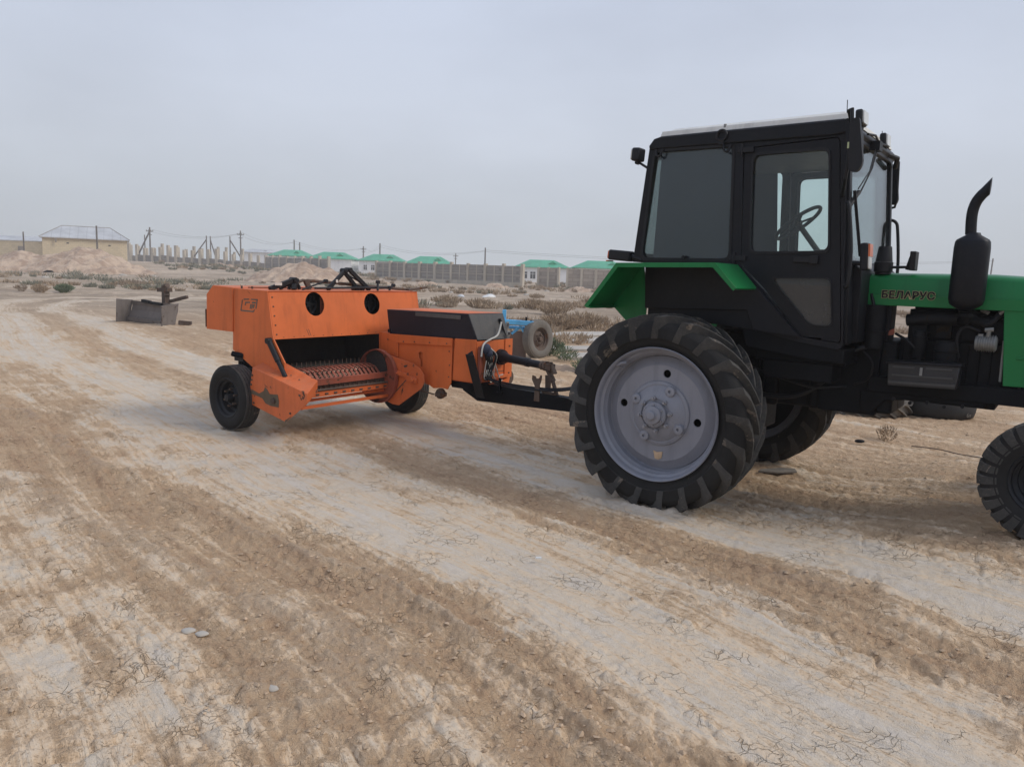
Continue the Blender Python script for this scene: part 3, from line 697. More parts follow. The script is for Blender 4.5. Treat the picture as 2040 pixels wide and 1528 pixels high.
# ---- dirt mounds
def mound_mat(name, a, b_):
    m, nt, b, out = new_mat(name); tc = N(nt, 'ShaderNodeTexCoord'); v = tc.outputs['Object']
    mp = N(nt, 'ShaderNodeMapping'); mp.inputs['Scale'].default_value = (1, 1, .35); nt.links.new(v, mp.inputs[0])
    c = mixc(nt, ramp(nt, noise(nt, mp.outputs[0], .8, 6, .65, .5), .4, .62), a, b_); c = mixc(nt, ramp(nt, noise(nt, v, 6, 5, .7), .5, .7, 0, .6), c, tuple(x * .62 for x in a))
    nt.links.new(c, b.inputs['Base Color']); b.inputs['Roughness'].default_value = 1
    bump(nt, b, noise(nt, v, 2.5, 6, .7), .8, .15); return m
M['mound'] = mound_mat('sand_mound', (.56, .42, .30), (.36, .245, .17))
def mound(label, cx, cy, peaks, ext, seed, mat=None, foot=.3, n=90):
    """heap of soil: union of cones (x, y, radius, height) in local metres"""
    xs = np.linspace(-ext[0], ext[0], n); ys = np.linspace(-ext[1], ext[1], max(20, n // 2)); X, Y = np.meshgrid(xs, ys, indexing='ij')
    Z = np.zeros_like(X); wx = X + .6 * fbm(X * .5, Y * .5, 3, seed); wy = Y + .6 * fbm(X * .5 + 9, Y * .5, 3, seed + 1)
    for (px, py, pr, ph) in peaks:
        d = np.hypot(wx - px, (wy - py)) / pr; Z = np.maximum(Z, ph * (1 - np.sqrt(d * d + .012)) + .0)
    Z = Z + .22 * fbm(X * .9, Y * .9, 4, seed + 2) * (Z > .02) ; Z = Z - .25
    bz = base_height(X + cx, Y + cy); z0 = gz(cx, cy)
    vs = [(float(a), float(b), float(c)) for a, b, c in zip(X.ravel(), Y.ravel(), (Z + bz - z0).ravel())]; my = len(ys)
    fs = [(i * my + j, (i + 1) * my + j, (i + 1) * my + j + 1, i * my + j + 1) for i in range(n - 1) for j in range(my - 1)]
    o = MB().add(vs, fs).build('dirt_mound', mat or M['mound'], sharp=180); o.location = (cx, cy, z0); return tag(o, label, 'mound')
mound('large pale sand mound with two crests in front of the yellow house', -57.5, 99, [(-5.5, 0, 6.8, 2.8), (2.6, 0, 8.4, 3.7), (-1.2, .5, 6.5, 2.7), (-10.0, 1, 6, 1.9), (6, 0, 6.0, 1.8)], (15, 7.5), 201, n=150)
mound('smaller tan sand mound behind the baler', -24.6, 89, [(0, 0, 6.8, 2.9), (-2.5, 0, 5.0, 2.1), (2.8, .3, 4.6, 2.1)], (8, 6), 211)
for k, (a, b, c, hh, lb) in enumerate([(850, 556, 1.8, .8, 'low dirt heap at the foot of the panel fence'), (985, 568, 1.9, .9, 'low dirt heap near the right end of the fence'),
                             (1155, 585, 3.0, .9, 'flat sandy heap in front of the brown block wall'), (760, 553, 1.6, .6, 'small dirt heap below the windowed house'),
                             (440, 522, 2.6, .8, 'low heap in front of the far row of posts')]):
    D = 97 if a < 1100 else 92
    if a < 700: D = 140
    x_, z_ = px_at(a, b, D); mound(lb, x_, D, [(0, 0, c, hh), (c * .5, .2, c * .7, hh * .7)], (c * 1.7, c * 1.3), 220 + k * 3, n=40)
mound('small heap of dark soil beside the pale slabs behind the hitch', 1.0, 14.6, [(0, 0, .95, .34), (.5, .2, .8, .24)], (1.5, 1.2), 260, mound_mat('soil_heap', (.36, .27, .195), (.30, .215, .15)), n=60)

# ---- scrub and weeds
def tri_cloud(name, P, mat, label, cat, kind='stuff'):
    P = np.asarray(P, np.float32); n = len(P) // 3; me = bpy.data.meshes.new(name)
    me.vertices.add(n * 3); me.vertices.foreach_set('co', P.ravel()); me.loops.add(n * 3); me.loops.foreach_set('vertex_index', np.arange(n * 3, dtype=np.int32))
    me.polygons.add(n); me.polygons.foreach_set('loop_start', np.arange(n, dtype=np.int32) * 3); me.update(); me.materials.append(mat)
    o = link(bpy.data.objects.new(name, me)); tag(o, label, cat, None, kind); return o
def clump(cx, cy, cz, r, h, n, leaf, spread=.7):
    """twiggy dome: thin blades rising from the foot plus leaf-sized faces through the volume"""
    a = RNG.random(n) * 2 * np.pi; q = np.sqrt(RNG.random(n)); t = RNG.random(n) ** .6
    px = np.cos(a) * q * r * (.35 + .65 * t); py = np.sin(a) * q * r * (.35 + .65 * t); pz = h * t * (1 - .45 * q * q)
    b = np.stack([px, py, pz], 1); d = np.stack([np.cos(a) * spread * q + .3 * RNG.normal(size=n), np.sin(a) * spread * q + .3 * RNG.normal(size=n), .5 + RNG.random(n)], 1)
    d /= np.linalg.norm(d, axis=1)[:, None]; s = RNG.normal(size=(n, 3)); s = np.cross(d, s); s /= np.linalg.norm(s, axis=1)[:, None]
    L = leaf * (1 + 1.6 * RNG.random(n))[:, None]; W = leaf * .28
    tri = np.stack([b - s * W, b + s * W, b + d * L], 1).reshape(-1, 3); tri += np.array([cx, cy, cz]); return tri
def in_view(x, y): return abs(x / max(y, .1)) < .82
def scatter_scrub():
    dry, grn = [], []
    n = 0
    while n < 1000:
        y = 18 + 118 * RNG.random() ** 1.1; x = (RNG.random() * 1.5 - .75) * y
        u, v = track_uv(np.array([x]), np.array([y])); u = float(u[0])
        dens = float(fbm(np.array([x * .06]), np.array([y * .10]), 3, 300)[0]); ratio = x / y
        left = ratio < -.18
        if abs(y - 52 - .1 * x) < 4 and not left and ratio > -.12: continue       # sandy track across the field
        if left and y < 42: continue
        if not left and x < -3 and y < 30: continue
        if abs(u) < 3.2: continue
        if left and not (48 < y < 84 or (y > 108 and ratio > -.46)): continue
        if dens < (.0 if not left else (.02 if y < 108 else -.5)): continue
        n += 1
        r = .16 + .85 * RNG.random() ** 2.4; h = r * (.35 + .4 * RNG.random())
        leaf = .055 + .0014 * y; c = clump(x, y, gz(x, y) - .03, r * (1.4 if left else 1.15), h * .72, int(110 if y < 60 else 60), leaf)
        (grn if (RNG.random() < (.75 if left else .14)) else dry).append(c)
    tri_cloud('dry_scrub', np.concatenate(dry), M['scrub'], 'brown dry scrub spread over the waste ground behind the machines', 'scrub')
    tri_cloud('weed_cover', np.concatenate(grn), M['weed'], 'grey green weeds in drifts below the mounds and fences', 'weeds')
scatter_scrub()
def bush(name, label, px, py, r, h, n, leaf, mat, group=None, D=None):
    Mr = cam.matrix_world.to_3x3(); d = Mr @ Vector(((px - 1020) / 1530.1, (764 - py) / 1530.1, -1.0)); k = -CAM_H / d.z; x, y = d.x * k, d.y * k
    z = gz(x, y); t = tri_cloud(name, clump(0, 0, -.02, r, h, n, leaf), mat, label, 'bush', None); t.location = (x, y, z)
    if group: t['group'] = group
bush('green_bush', 'round green bush at the left of the field', 128, 583, .5, .45, 900, .07, M['leaf'])
bush('dry_bush', 'brown dry bush left of the green bush', 80, 583, .45, .42, 500, .07, M['scrub'])
bush('dry_bush', 'thin brown bush between the two left bushes', 42, 581, .32, .38, 200, .07, M['straw'])
bush('dry_bush', 'broad dry bush behind the dozer blade', 262, 572, 1.1, .45, 900, .08, M['straw'])
bush('weed_tuft', 'green weed tuft beside the upright old wheel', 1098, 712, .30, .40, 700, .045, M['leaf'])
bush('weed_tuft', 'grey green weed tuft between the pale slabs', 1128, 722, .26, .32, 300, .04, M['leaf'])
bush('weed_tuft', 'green weed tuft next to the big rear tyre', 1160, 742, .24, .28, 300, .035, M['leaf'])
bush('dry_tuft', 'thin dry weed standing under the tractor', 1766, 878, .13, .20, 260, .022, M['scrub'])
for (a, b, r_, lb) in [(1120, 655, .8, 'dry brown bush above the slabs, left one'), (1165, 652, .9, 'dry brown bush above the slabs near the tyre'), (1105, 628, .9, 'brown bush behind the blue implement wheel'),
                   (1060, 618, .8, 'brown bush above the blue implement frame'), (955, 615, .8, 'brown bush behind the dark baler cover'), (890, 608, .9, 'brown bush right of the orange baler hood'),
                   (1180, 612, .8, 'brown bush below the fender tip')]:
    bush('dry_bush', lb, a, b, r_, r_ * .62, 900, .09, M['scrub'], 'brown bushes behind the hitch')

# ---- loose clods and stones on the near ground
def clods():
    vs = []; fs = []; 
    ico = [(0, 0, 1), (.9, 0, .1), (.28, .86, 0), (-.72, .53, .1), (-.72, -.53, 0), (.28, -.86, .1), (0, 0, -.6)]
    icf = [(0, 1, 2), (0, 2, 3), (0, 3, 4), (0, 4, 5), (0, 5, 1), (6, 2, 1), (6, 3, 2), (6, 4, 3), (6, 5, 4), (6, 1, 5)]
    n = 16000; rr = 2.2 * (13 / 2.2) ** RNG.random(n); aa = (RNG.random(n) * 1.5 - .75); x = rr * np.sin(aa); y = rr * np.cos(aa)
    u, v, w, silt, brown = fields(x, y); dz, _, _ = detail(x, y, u, v, w, silt, brown); z = base_height(x, y) + dz
    keep = (silt < .6) & (RNG.random(n) < .35 + .65 * brown)
    for i in np.nonzero(keep)[0]:
        s = .004 + .013 * RNG.random() ** 3.2; o = len(vs); a = RNG.random() * 6.28; c, sn = math.cos(a), math.sin(a); j = .7 + .6 * RNG.random(7); fl = .45 + .4 * RNG.random(); el = 1 + .8 * RNG.random()
        for k, p in enumerate(ico):
            px, py, pz = p[0] * s * j[k] * el, p[1] * s * j[k], p[2] * s * fl; vs.append((x[i] + c * px - sn * py, y[i] + sn * px + c * py, z[i] + pz + s * .1))
        fs += [tuple(q + o for q in f) for f in icf]
    o = MB().add(vs, fs); me = bpy.data.meshes.new('loose_clods'); me.from_pydata(o.v, [], o.f); me.materials.append(M['clod'])
    ob = link(bpy.data.objects.new('loose_clods', me)); tag(ob, 'small crumbs and clods of dry earth strewn over the ground', 'clods', None, 'stuff')
clods()

# ================================================================== tyres
def tractor_tyre(mb_t, mb_l, c, R0, w, rim_r, lugs=22, lean=1, side=1, k=.42):
    """side=-1: V seen on the right-hand wheel; centre plane at c.y; profile lathe + chevron lugs"""
    h = w / 2; base = R0 - .052
    prof = [(rim_r - .012, -h * .62), (rim_r + .03, -h * .74), (rim_r + .09, -h * .93), (rim_r + .15, -h * .98), (base - .045, -h * .93), (base - .012, -h * .80), (base, -h * .45), (base + .004, 0),
            (base, h * .45), (base - .012, h * .80), (base - .045, h * .93), (rim_r + .15, h * .98), (rim_r + .09, h * .93), (rim_r + .03, h * .74), (rim_r - .012, h * .62)]
    mb_t.lathe(prof, c, 'y', 96, cap=False)
    # bead ring and sidewall rib
    for s in (-1, 1): mb_t.lathe([(rim_r + .075, s * h * .89), (rim_r + .082, s * h * .935), (rim_r + .09, s * h * .93)], c, 'y', 96)
    def surf(a, t, r): # t: -1..1 across
        return Vector((c[0] + r * math.sin(a), c[1] + t * h, c[2] + r * math.cos(a)))
    for s in (-1, 1):
        for i in range(lugs):
            a0 = 2 * math.pi * (i + (.5 if s > 0 else 0)) / lugs; st = []
            for q, (tt, rr, wd, aoff) in enumerate([(.985, base - .105, .046, -.035), (1.0, base - .045, .044, -.015), (.965, R0 - .020, .040, 0), (.75, R0 - .004, .034, .09), (.45, R0, .028, .22), (.15, R0, .027, .36), (-.04, R0 - .002, .026, .44)]):
                a = a0 + aoff * k / .42; da = wd / R0 * .62; low = rr - .11 if q > 1 else rr - .03
                tl = tt if q > 1 else tt - .05
                st.append([surf(a - da * 1.25, s * tl, low), surf(a - da, s * tt, rr), surf(a + da, s * tt, rr), surf(a + da * 1.25, s * tl, low)])
            vs = [p for g in st for p in g]; fs = []
            for q in range(len(st) - 1):
                for e_ in range(4): fs.append((q * 4 + e_, q * 4 + (e_ + 1) % 4, (q + 1) * 4 + (e_ + 1) % 4, (q + 1) * 4 + e_))
            fs += [(0, 1, 2, 3), tuple(reversed(range((len(st) - 1) * 4, len(st) * 4)))]
            mb_l.add(vs, fs)

def rear_wheel(parent, y_rim, out, label=None):
    """out=-1: outer face looks to -Y"""
    cz = .735; w = parent
    h = bpy.data.objects.new('rear_wheel', None); link(h); h.parent = parent; h.location = (0, 0, 0)
    if label: h['label'] = label
    yc = y_rim - out * .165
    tb, lb = MB(), MB(); tractor_tyre(tb, lb, (0, yc, cz), .763, .40, .50, 21)
    ty = tb.build('tyre', M['rubber'], h, sharp=50)
    lb.build('lugs', M['rubber_lug'], h, bevel=.007, sharp=50)
    o = -out; P = lambda r, d: (r, o * d)
    rim = MB(); rim.lathe([P(.505, .010), P(.514, .0), P(.508, -.008), P(.498, .0), P(.490, .02), P(.487, .045), P(.468, .062), P(.462, .085), P(.452, .10), P(.449, .150), P(.440, .156), P(.440, .33), P(.47, .345), P(.505, .36), P(.512, .33), P(.47, .30), P(.47, .10), P(.49, .03)], (0, y_rim, cz), 'y', 96, cap=False)
    rim.build('rim', M['rim'] if out < 0 else M['rim_shaded'], h, sharp=30)
    # dished disc with four round holes
    seg = 96; disc = MB(); ring = [(.438, .148), (.425, .143), (.40, .126), (.37, .108), (.252, .108), (.246, .094), (.226, .088), (.218, .091), (.150, .048), (.12, .040)]
    vs = []; fs = []
    for (r, d) in ring:
        for k in range(seg): a = 2 * math.pi * k / seg; vs.append((r * math.cos(a), y_rim + o * d, cz + r * math.sin(a)))
    for i in range(len(ring) - 1):
        if i == 3: continue
        for k in range(seg): k2 = (k + 1) % seg; fs.append((i * seg + k, i * seg + k2, (i + 1) * seg + k2, (i + 1) * seg + k))
    disc.add(vs, fs)
    loops = [circle(0, 0, .37, seg), circle(0, 0, .252, seg)] + [circle(.312 * math.cos(a), .312 * math.sin(a), .031, 20) for a in (R(82), R(-6), R(172))]
    def cone(p):
        return (p[0], y_rim + o * .108 + p[1], cz + p[2])
    disc.prism(loops, 0, o * .012, 'y', cone); disc.build('disc', M['rim'], h, sharp=30)
    MB().lathe([(.44, .0), (.001, .0)], (0, y_rim + o * .21, cz), 'y', 48).build('brake_backing', M['black_dull'], h)
    hub = MB(); hub.lathe([P(.17, .062), P(.155, .052), P(.098, .045), P(.096, .010), P(.088, .002), P(.070, .0), P(.068, -.022), P(.048, -.028), P(.036, -.030), P(.034, -.052), P(.026, -.058), P(.0001, -.058)], (0, y_rim, cz), 'y', 40); hub.build('hub', M['rim'], h, sharp=30)
    b = MB()
    for k in range(8):
        a = R(8 + 45 * k); x, z = .125 * math.cos(a), .125 * math.sin(a)
        b.lathe([P(.017, .048), P(.017, .020), P(.010, .018), P(.010, -.002), P(.0001, -.002)], (x, y_rim, cz + z), 'y', 6)
    for k in range(6):
        a = R(30 + 60 * k); b.lathe([P(.008, .0), P(.007, -.010), P(.0001, -.010)], (.078 * math.cos(a), y_rim, cz + .078 * math.sin(a)), 'y', 6)
    b.build('bolts', M['bolt'], h)
    d = MB()
    for k in range(4):
        a = R(62 + 90 * k); x, z = .205 * math.cos(a), .205 * math.sin(a)
        d.lathe([P(.040, .086), P(.038, .056), P(.026, .050), P(.011, .052), P(.0108, .066), P(.0001, .066)], (x, y_rim, cz + z), 'y', 20)
    d.build('bosses', M['rim'], h)
    x, z = .325 * math.cos(R(272)), .325 * math.sin(R(272))
    MB().prism([(x - .04, cz + z + .03), (x - .01, cz + z + .02), (x + .035, cz + z + .03), (x + .03, cz + z - .02), (x + .005, cz + z - .035), (x - .025, cz + z - .03)], y_rim + o * .100, y_rim + o * .112).build('mud_plug', M['clod'], h)
    MB().tube([(-.33, y_rim + o * .09, cz + .325), (-.345, y_rim + o * .03, cz + .345), (-.30, y_rim + o * .015, cz + .365), (-.265, y_rim + o * .03, cz + .372)], .012, 8).build('valve', M['rim'], h)
    return h

def small_tyre(parent, c, Rr, w, rim_r, out, mats=('rubber', 'rim_dark'), tread='rib', lug=28, rot=None, deep=.07):
    hgt = w / 2; prof = [(rim_r - .01, -hgt * .72), (rim_r + .02, -hgt * .86), (rim_r + (Rr - rim_r) * .45, -hgt), (Rr - .035, -hgt * .93), (Rr - .010, -hgt * .80), (Rr, -hgt * .55), (Rr + .002, 0),
                         (Rr, hgt * .55), (Rr - .010, hgt * .80), (Rr - .035, hgt * .93), (rim_r + (Rr - rim_r) * .45, hgt), (rim_r + .02, hgt * .86), (rim_r - .01, hgt * .72)]
    tm = MB(); tm.lathe(prof, (0, 0, 0), 'y', 72, cap=False)
    t = tm.build('tyre', M[mats[0]], parent, sharp=50); t.location = c
    tr = MB()
    if tread == 'rib':
        for q in (-.62, -.31, 0, .31, .62):
            e = 1 - .02 * abs(q); tr.lathe([(Rr - .004, (q - .12) * hgt), (Rr + .006, (q - .115) * hgt), (Rr + .006, (q + .115) * hgt), (Rr - .004, (q + .12) * hgt)], (0, 0, 0), 'y', 72, cap=False)
    else:
        for s in (-1, 1):
            for i in range(lug):
                a0 = 2 * math.pi * (i + (.5 if s > 0 else 0)) / lug; da = math.pi / lug * .62; st = []
                for (tt, rr) in ((.99, Rr - .075), (1.0, Rr - .03), (.90, Rr + .010), (.52, Rr + .016), (.12, Rr + .016)):
                    sh = (1 - tt) * .10 * (1 if i % 2 else .4)
                    st.append([Vector((r_ * math.sin(a0 + sh + q), s * (tt if r_ > Rr - .09 else tt) * hgt, r_ * math.cos(a0 + sh + q))) for r_, q in ((rr - .03, -da * 1.1), (rr, -da), (rr, da), (rr - .03, da * 1.1))])
                vs = [p for g in st for p in g]; fs = []
                for q in range(len(st) - 1):
                    for e_ in range(4): fs.append((q * 4 + e_, q * 4 + (e_ + 1) % 4, (q + 1) * 4 + (e_ + 1) % 4, (q + 1) * 4 + e_))
                tr.add(vs, fs + [(0, 1, 2, 3), tuple(reversed(range(16, 20)))])
    x = tr.build('tread', M['rubber_lug' if mats[0] == 'rubber' else mats[0]], t, sharp=45)
    o = -out; P = lambda r, d: (r, out * hgt * .80 + o * d)
    rm = MB(); rm.lathe([P(rim_r + .006, .012), P(rim_r + .012, 0), P(rim_r + .004, -.006), P(rim_r - .012, .004), P(rim_r - .018, .03), P(rim_r - .04, .045), P(rim_r - .045, deep), P(rim_r - .07, deep + .008), P(rim_r * .55, deep * .75), P(rim_r * .40, deep * .45),
                         P(rim_r * .34, deep * .5), P(rim_r * .33, deep * .75), P(rim_r * .24, deep * .75), P(rim_r * .22, deep * .1), P(rim_r * .18, -.01), P(.0001, -.014)], (0, 0, 0), 'y', 48, cap=False)
    rr_ = rm.build('rim', M[mats[1]], parent, sharp=30); rr_.location = c
    b = MB()
    for k in range(6):
        a = R(20 + 60 * k); b.lathe([P(.012, deep * .6), P(.012, deep * .2), P(.0001, deep * .2)], (rim_r * .45 * math.cos(a), 0, rim_r * .45 * math.sin(a)), 'y', 6)
    bb = b.build('bolts', M['rust'], rr_)
    MB().lathe([(rim_r * .98, 0), (.001, 0)], (0, -out * hgt * .5, 0), 'y', 32).build('rim_back', M['black_dull'], rr_)
    return t, rr_

# ================================================================== TRACTOR
tr = thing('tractor', 'green tractor with black cab and big lugged rear wheels towing the orange baler', 'tractor', (T_X, T_Y, 0), T_YAW)
rear_wheel(tr, -1.232, -1, 'big rear wheel with lugged tyre and pale lavender rim')
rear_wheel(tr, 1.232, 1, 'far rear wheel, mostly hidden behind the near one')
MB().tube([(0, -1.15, .735), (0, 1.15, .735)], .075, 16).lathe([(.16, -.02), (.20, .0), (.20, .04), (.14, .06)], (0, -.62, .735), 'y', 24).lathe([(.16, -.02), (.20, .0), (.20, .04), (.14, .06)], (0, .58, .735), 'y', 24).build('rear_axle', M['engine'], tr)

# front wheels
for s, lab in ((-1, 'near front wheel with worn blocky tread'), (1, 'far front wheel under the bonnet')):
    w_ = bpy.data.objects.new('front_wheel', None); link(w_); w_.parent = tr; w_['label'] = lab
    w_.location = (2.47 if s < 0 else 2.66, -.66 if s < 0 else .86, .575); w_.rotation_euler = (0, 0, R(-5))
    small_tyre(w_, (0, 0, 0), .372, .215, .205, s, ('rubber', 'rim_dark'), 'block', 26)
MB().beam((2.47, -.52, .60), (2.64, .72, .60), .13, .12).tube([(2.47, -.50, .48), (2.47, -.50, .85)], .05, 12).tube([(2.64, .70, .48), (2.64, .70, .85)], .05, 12).box(2.36, 2.58, -.18, .18, .60, .98).build('front_axle', M['engine'], tr, bevel=.01)

# transmission, engine and chassis: stepped castings rather than one block
g = MB()
g.box(-.42, .45, -.30, .30, .52, 1.16).box(.45, 1.20, -.25, .25, .79, 1.22).box(-.25, .38, -.42, .42, .62, .98).box(1.20, 1.46, -.27, .27, .81, 1.36)
g.box(-.10, .30, -.50, -.42, .60, .90).box(-.1, .3, .42, .5, .6, .9).box(.5, .62, -.30, .30, .78, 1.1).box(.86, .95, -.29, .29, .79, 1.28)
g.build('transmission', M['engine'], tr, bevel=.025)
e_ = MB(); e_.box(1.46, 2.22, -.20, .20, .98, 1.38).box(1.50, 2.18, -.17, .17, 1.38, 1.60).box(1.52, 2.16, -.11, .11, 1.60, 1.72).box(1.48, 2.1, -.16, .16, .92, .98)
for k in range(4): e_.box(1.53 + k * .16, 1.63 + k * .16, -.235, -.17, 1.40, 1.56)
for k in range(10): e_.box(1.48 + k * .07, 1.49 + k * .07, -.212, -.2, 1.0, 1.36)
e_.build('engine', M['engine'], tr, bevel=.008)
f_ = MB(); f_.box(1.30, 3.0, -.36, -.29, .985, 1.10).box(1.30, 3.0, .29, .36, .985, 1.10).box(2.7, 3.1, -.36, .36, .90, 1.25).prism([(1.25, .985), (2.05, .985), (2.05, .95), (1.56, .945), (1.42, .925), (1.34, .83), (1.25, .82)], -.34, -.22).prism([(1.25, .985), (2.05, .985), (2.05, .95), (1.56, .945), (1.42, .925), (1.34, .83), (1.25, .82)], .22, .34)
f_.box(.95, 1.36, -.33, -.26, .80, 1.34); f_.build('frame', M['black_dull'], tr, bevel=.006)
b_ = MB()
for k in range(5): b_.lathe([(.013, 0), (.013, -.014), (.0001, -.014)], (1.48 + k * .11, -.34, .945 - .015 * (k % 2)), 'y', 8)
b_.build('frame_bolts', M['black'], tr)
# filters and pumps on the engine side
q = MB(); q.lathe([(.0001, .15), (.035, .15), (.042, .13), (.042, .11), (.052, .10), (.052, -.03), (.04, -.05), (.0001, -.05)], (1.60, -.30, 1.30), 'z', 20)
q.box(1.555, 1.645, -.30, -.18, 1.40, 1.44).build('fuel_filter', M['engine'], tr)
q = MB(); q.lathe([(.0001, .09), (.07, .09), (.078, .07), (.078, -.10), (.06, -.13), (.0001, -.13)], (1.78, -.30, 1.30), 'z', 24); q.lathe([(.08, .01), (.084, .02), (.08, .03)], (1.78, -.30, 1.30), 'z', 24); q.build('oil_filter', M['engine'], tr)
q = MB(); q.tube(smooth_path([(1.50, -.24, 1.52), (1.75, -.27, 1.545), (2.05, -.26, 1.53)]), .045, 14)
for k in range(4): q.tube([(1.56 + k * .15, -.16, 1.50), (1.56 + k * .15, -.255, 1.535)], .03, 10)
q.build('exhaust_manifold', M['engine'], tr)
q = MB(); q.box(1.20, 1.40, -.30, -.12, 1.36, 1.62).tube([(1.30, -.32, 1.30), (1.30, -.32, 1.62)], .075, 20); q.lathe([(.08, 0), (.084, .01), (.08, .02)], (1.30, -.32, 1.42), 'z', 20); q.build('air_filter', M['engine'], tr, bevel=.006)
# air compressor
cp = MB(); cp.lathe([(.0001, -.09), (.058, -.09), (.062, -.08), (.062, .08), (.05, .09), (.0001, .09)], (2.02, -.33, 1.395), 'x', 24)
for k in range(8): cp.lathe([(.060, -.075 + .02 * k), (.071, -.073 + .02 * k), (.071, -.067 + .02 * k), (.060, -.065 + .02 * k)], (2.02, -.33, 1.395), 'x', 24)
cp.tube([(2.03, -.35, 1.45), (2.035, -.36, 1.50)], .020, 10).tube([(2.00, -.36, 1.505), (2.07, -.36, 1.515)], .018, 8).box(1.95, 1.99, -.36, -.30, 1.43, 1.47)
cp.v = [(2.015 + (v[0] - 2.02) * .72, v[1], 1.395 + (v[2] - 1.395) * .82) for v in cp.v]; cp.build('compressor', M['alu'], tr)
MB().tube([(2.07, -.30, 1.60), (2.10, -.31, 1.63)], .014, 8).build('pipe_fitting', M['alu'], tr); MB().tube([(1.96, -.28, 1.62), (2.005, -.30, 1.60)], .014, 8).build('pipe_fitting', M['alu'], tr)
MB().tube([(2.12, -.31, 1.14), (2.115, -.31, 1.42)], .009, 8).build('radiator_pipe', M['alu'], tr)
for pts_, r_h in (([(1.86, -.32, 1.28), (1.84, -.34, 1.42), (1.88, -.33, 1.50), (1.97, -.31, 1.47)], .011), ([(1.26, -.34, 1.70), (1.30, -.37, 1.55), (1.27, -.37, 1.42), (1.30, -.34, 1.30)], .012),
                  ([(1.44, -.30, 1.42), (1.55, -.34, 1.36), (1.62, -.33, 1.25), (1.50, -.33, 1.22)], .010), ([(1.90, -.26, 1.60), (2.0, -.30, 1.52), (2.08, -.28, 1.60)], .022),
                  ([(.55, -.50, 1.17), (.80, -.52, 1.12), (1.05, -.44, 1.16), (1.2, -.36, 1.22)], .013), ([(.45, -.52, 1.10), (.75, -.55, 1.03), (.95, -.46, .98), (1.15, -.34, 1.0)], .010),
                  ([(1.22, -.36, 1.30), (1.32, -.38, 1.20), (1.30, -.36, 1.08), (1.20, -.34, 1.02)], .008), ([(1.0, -.30, 1.25), (1.05, -.40, 1.10), (.95, -.42, .98), (.80, -.32, .90)], .012)):
    MB().tube(smooth_path(pts_), r_h, 8).build('hose', M['hose'], tr)
MB().tube(smooth_path([(.30, -.45, .92), (.607, -.45, .875), (.838, -.43, .91), (1.014, -.41, 1.05), (1.175, -.40, 1.26), (1.26, -.36, 1.31)]), .021, 10).build('suction_hose', M['hose'], tr)
MB().prism([(1.27, 1.35), (1.36, 1.36), (1.36, 1.50), (1.30, 1.42)], -.345, -.34).build('warning_tag', M['red_rust'], tr)
MB().prism([(1.385, 1.40), (1.43, 1.41), (1.43, 1.455), (1.40, 1.44)], -.30, -.29).build('orange_panel', M['red_rust'], tr)
# tool box
tb = MB(); tb.prism([(1.445, 1.215), (1.895, 1.232), (1.885, 1.075), (1.455, 1.06)], -.50, -.34); M['box'] = paint('tool_box_paint', (.014, .016, .020), .45, .12, var=.3); tbx = tb.build('tool_box', M['box'], tr, bevel=.006)
q = MB(); q.prism([(1.435, 1.232), (1.905, 1.249), (1.905, 1.230), (1.435, 1.213)], -.51, -.34); q.build('lid', M['black'], tbx, bevel=.004)
q = MB()
for (z, xa, xb) in ((1.195, 1.48, 1.62), (1.202, 1.69, 1.85), (1.137, 1.48, 1.86)): q.beam((xa, -.502, z), (xb, -.502, z + (xb - xa) * .03), .012, .012)
q.beam((1.46, -.502, 1.085), (1.88, -.502, 1.10), .02, .018); q.build('ribs', M['rim_dark'] if 0 else paint('worn_rib_edges', (.04, .042, .045), .4, .2), tbx)
MB().box(1.655, 1.672, -.515, -.50, 1.150, 1.205).build('latch', M['alu'], tbx)

# bonnet
bn = MB(); YB = .335
def bonnet_sec(x, zt, zl): return [(x, -YB, zl), (x, -YB, zt - .03), (x, -YB + .02, zt - .006), (x, -YB + .07, zt + .008), (x, 0, zt + .018), (x, YB - .07, zt + .008), (x, YB - .02, zt - .006), (x, YB, zt - .03), (x, YB, zl)]
secs = [bonnet_sec(1.214, 1.838, 1.655), bonnet_sec(1.245, 1.840, 1.655), bonnet_sec(2.0, 1.849, 1.655), bonnet_sec(3.05, 1.80, 1.655)]
for a, b in zip(secs[:-1], secs[1:]): bn.add(a + b, [(i, i + 1, i + 10, i + 9) for i in range(8)])
bn.add(secs[0], [tuple(range(9))]); bn.add(secs[-1], [tuple(range(8, -1, -1))])
bon = bn.build('bonnet', M['green'], tr, sharp=50)
MB().prism([(1.185, 1.661), (1.215, 1.70), (3.06, 1.70), (3.06, 1.622), (2.095, 1.621), (1.245, 1.620)], -YB - .012, -YB - .001).build('lower_trim', M['green'], bon, bevel=.003)
MB().prism([(1.185, 1.661), (1.215, 1.70), (3.06, 1.70), (3.06, 1.622), (2.095, 1.621), (1.245, 1.620)], YB + .001, YB + .012).build('lower_trim', M['green'], bon, bevel=.003)
for s in (-1, 1):
    sp_ = MB(); y0, y1 = sorted((s * (YB + .004), s * (YB - .016))); sp_.prism([(2.095, 1.628), (3.05, 1.628), (3.05, 1.14), (2.14, 1.115)], y0, y1); pn = sp_.build('front_side_panel', M['green'], tr, bevel=.003)
MB().prism([(2.20, 1.30), (2.8, 1.325), (2.8, 1.345), (2.20, 1.32)], -YB - .012, -YB - .004).build('rib', M['green'], pn, bevel=.003)
MB().box(3.03, 3.08, -.32, .32, 1.16, 1.78).build('grille', M['black'], tr)
MB().box(2.25, 2.32, -.30, .30, 1.10, 1.62).build('radiator', M['black_dull'], tr)

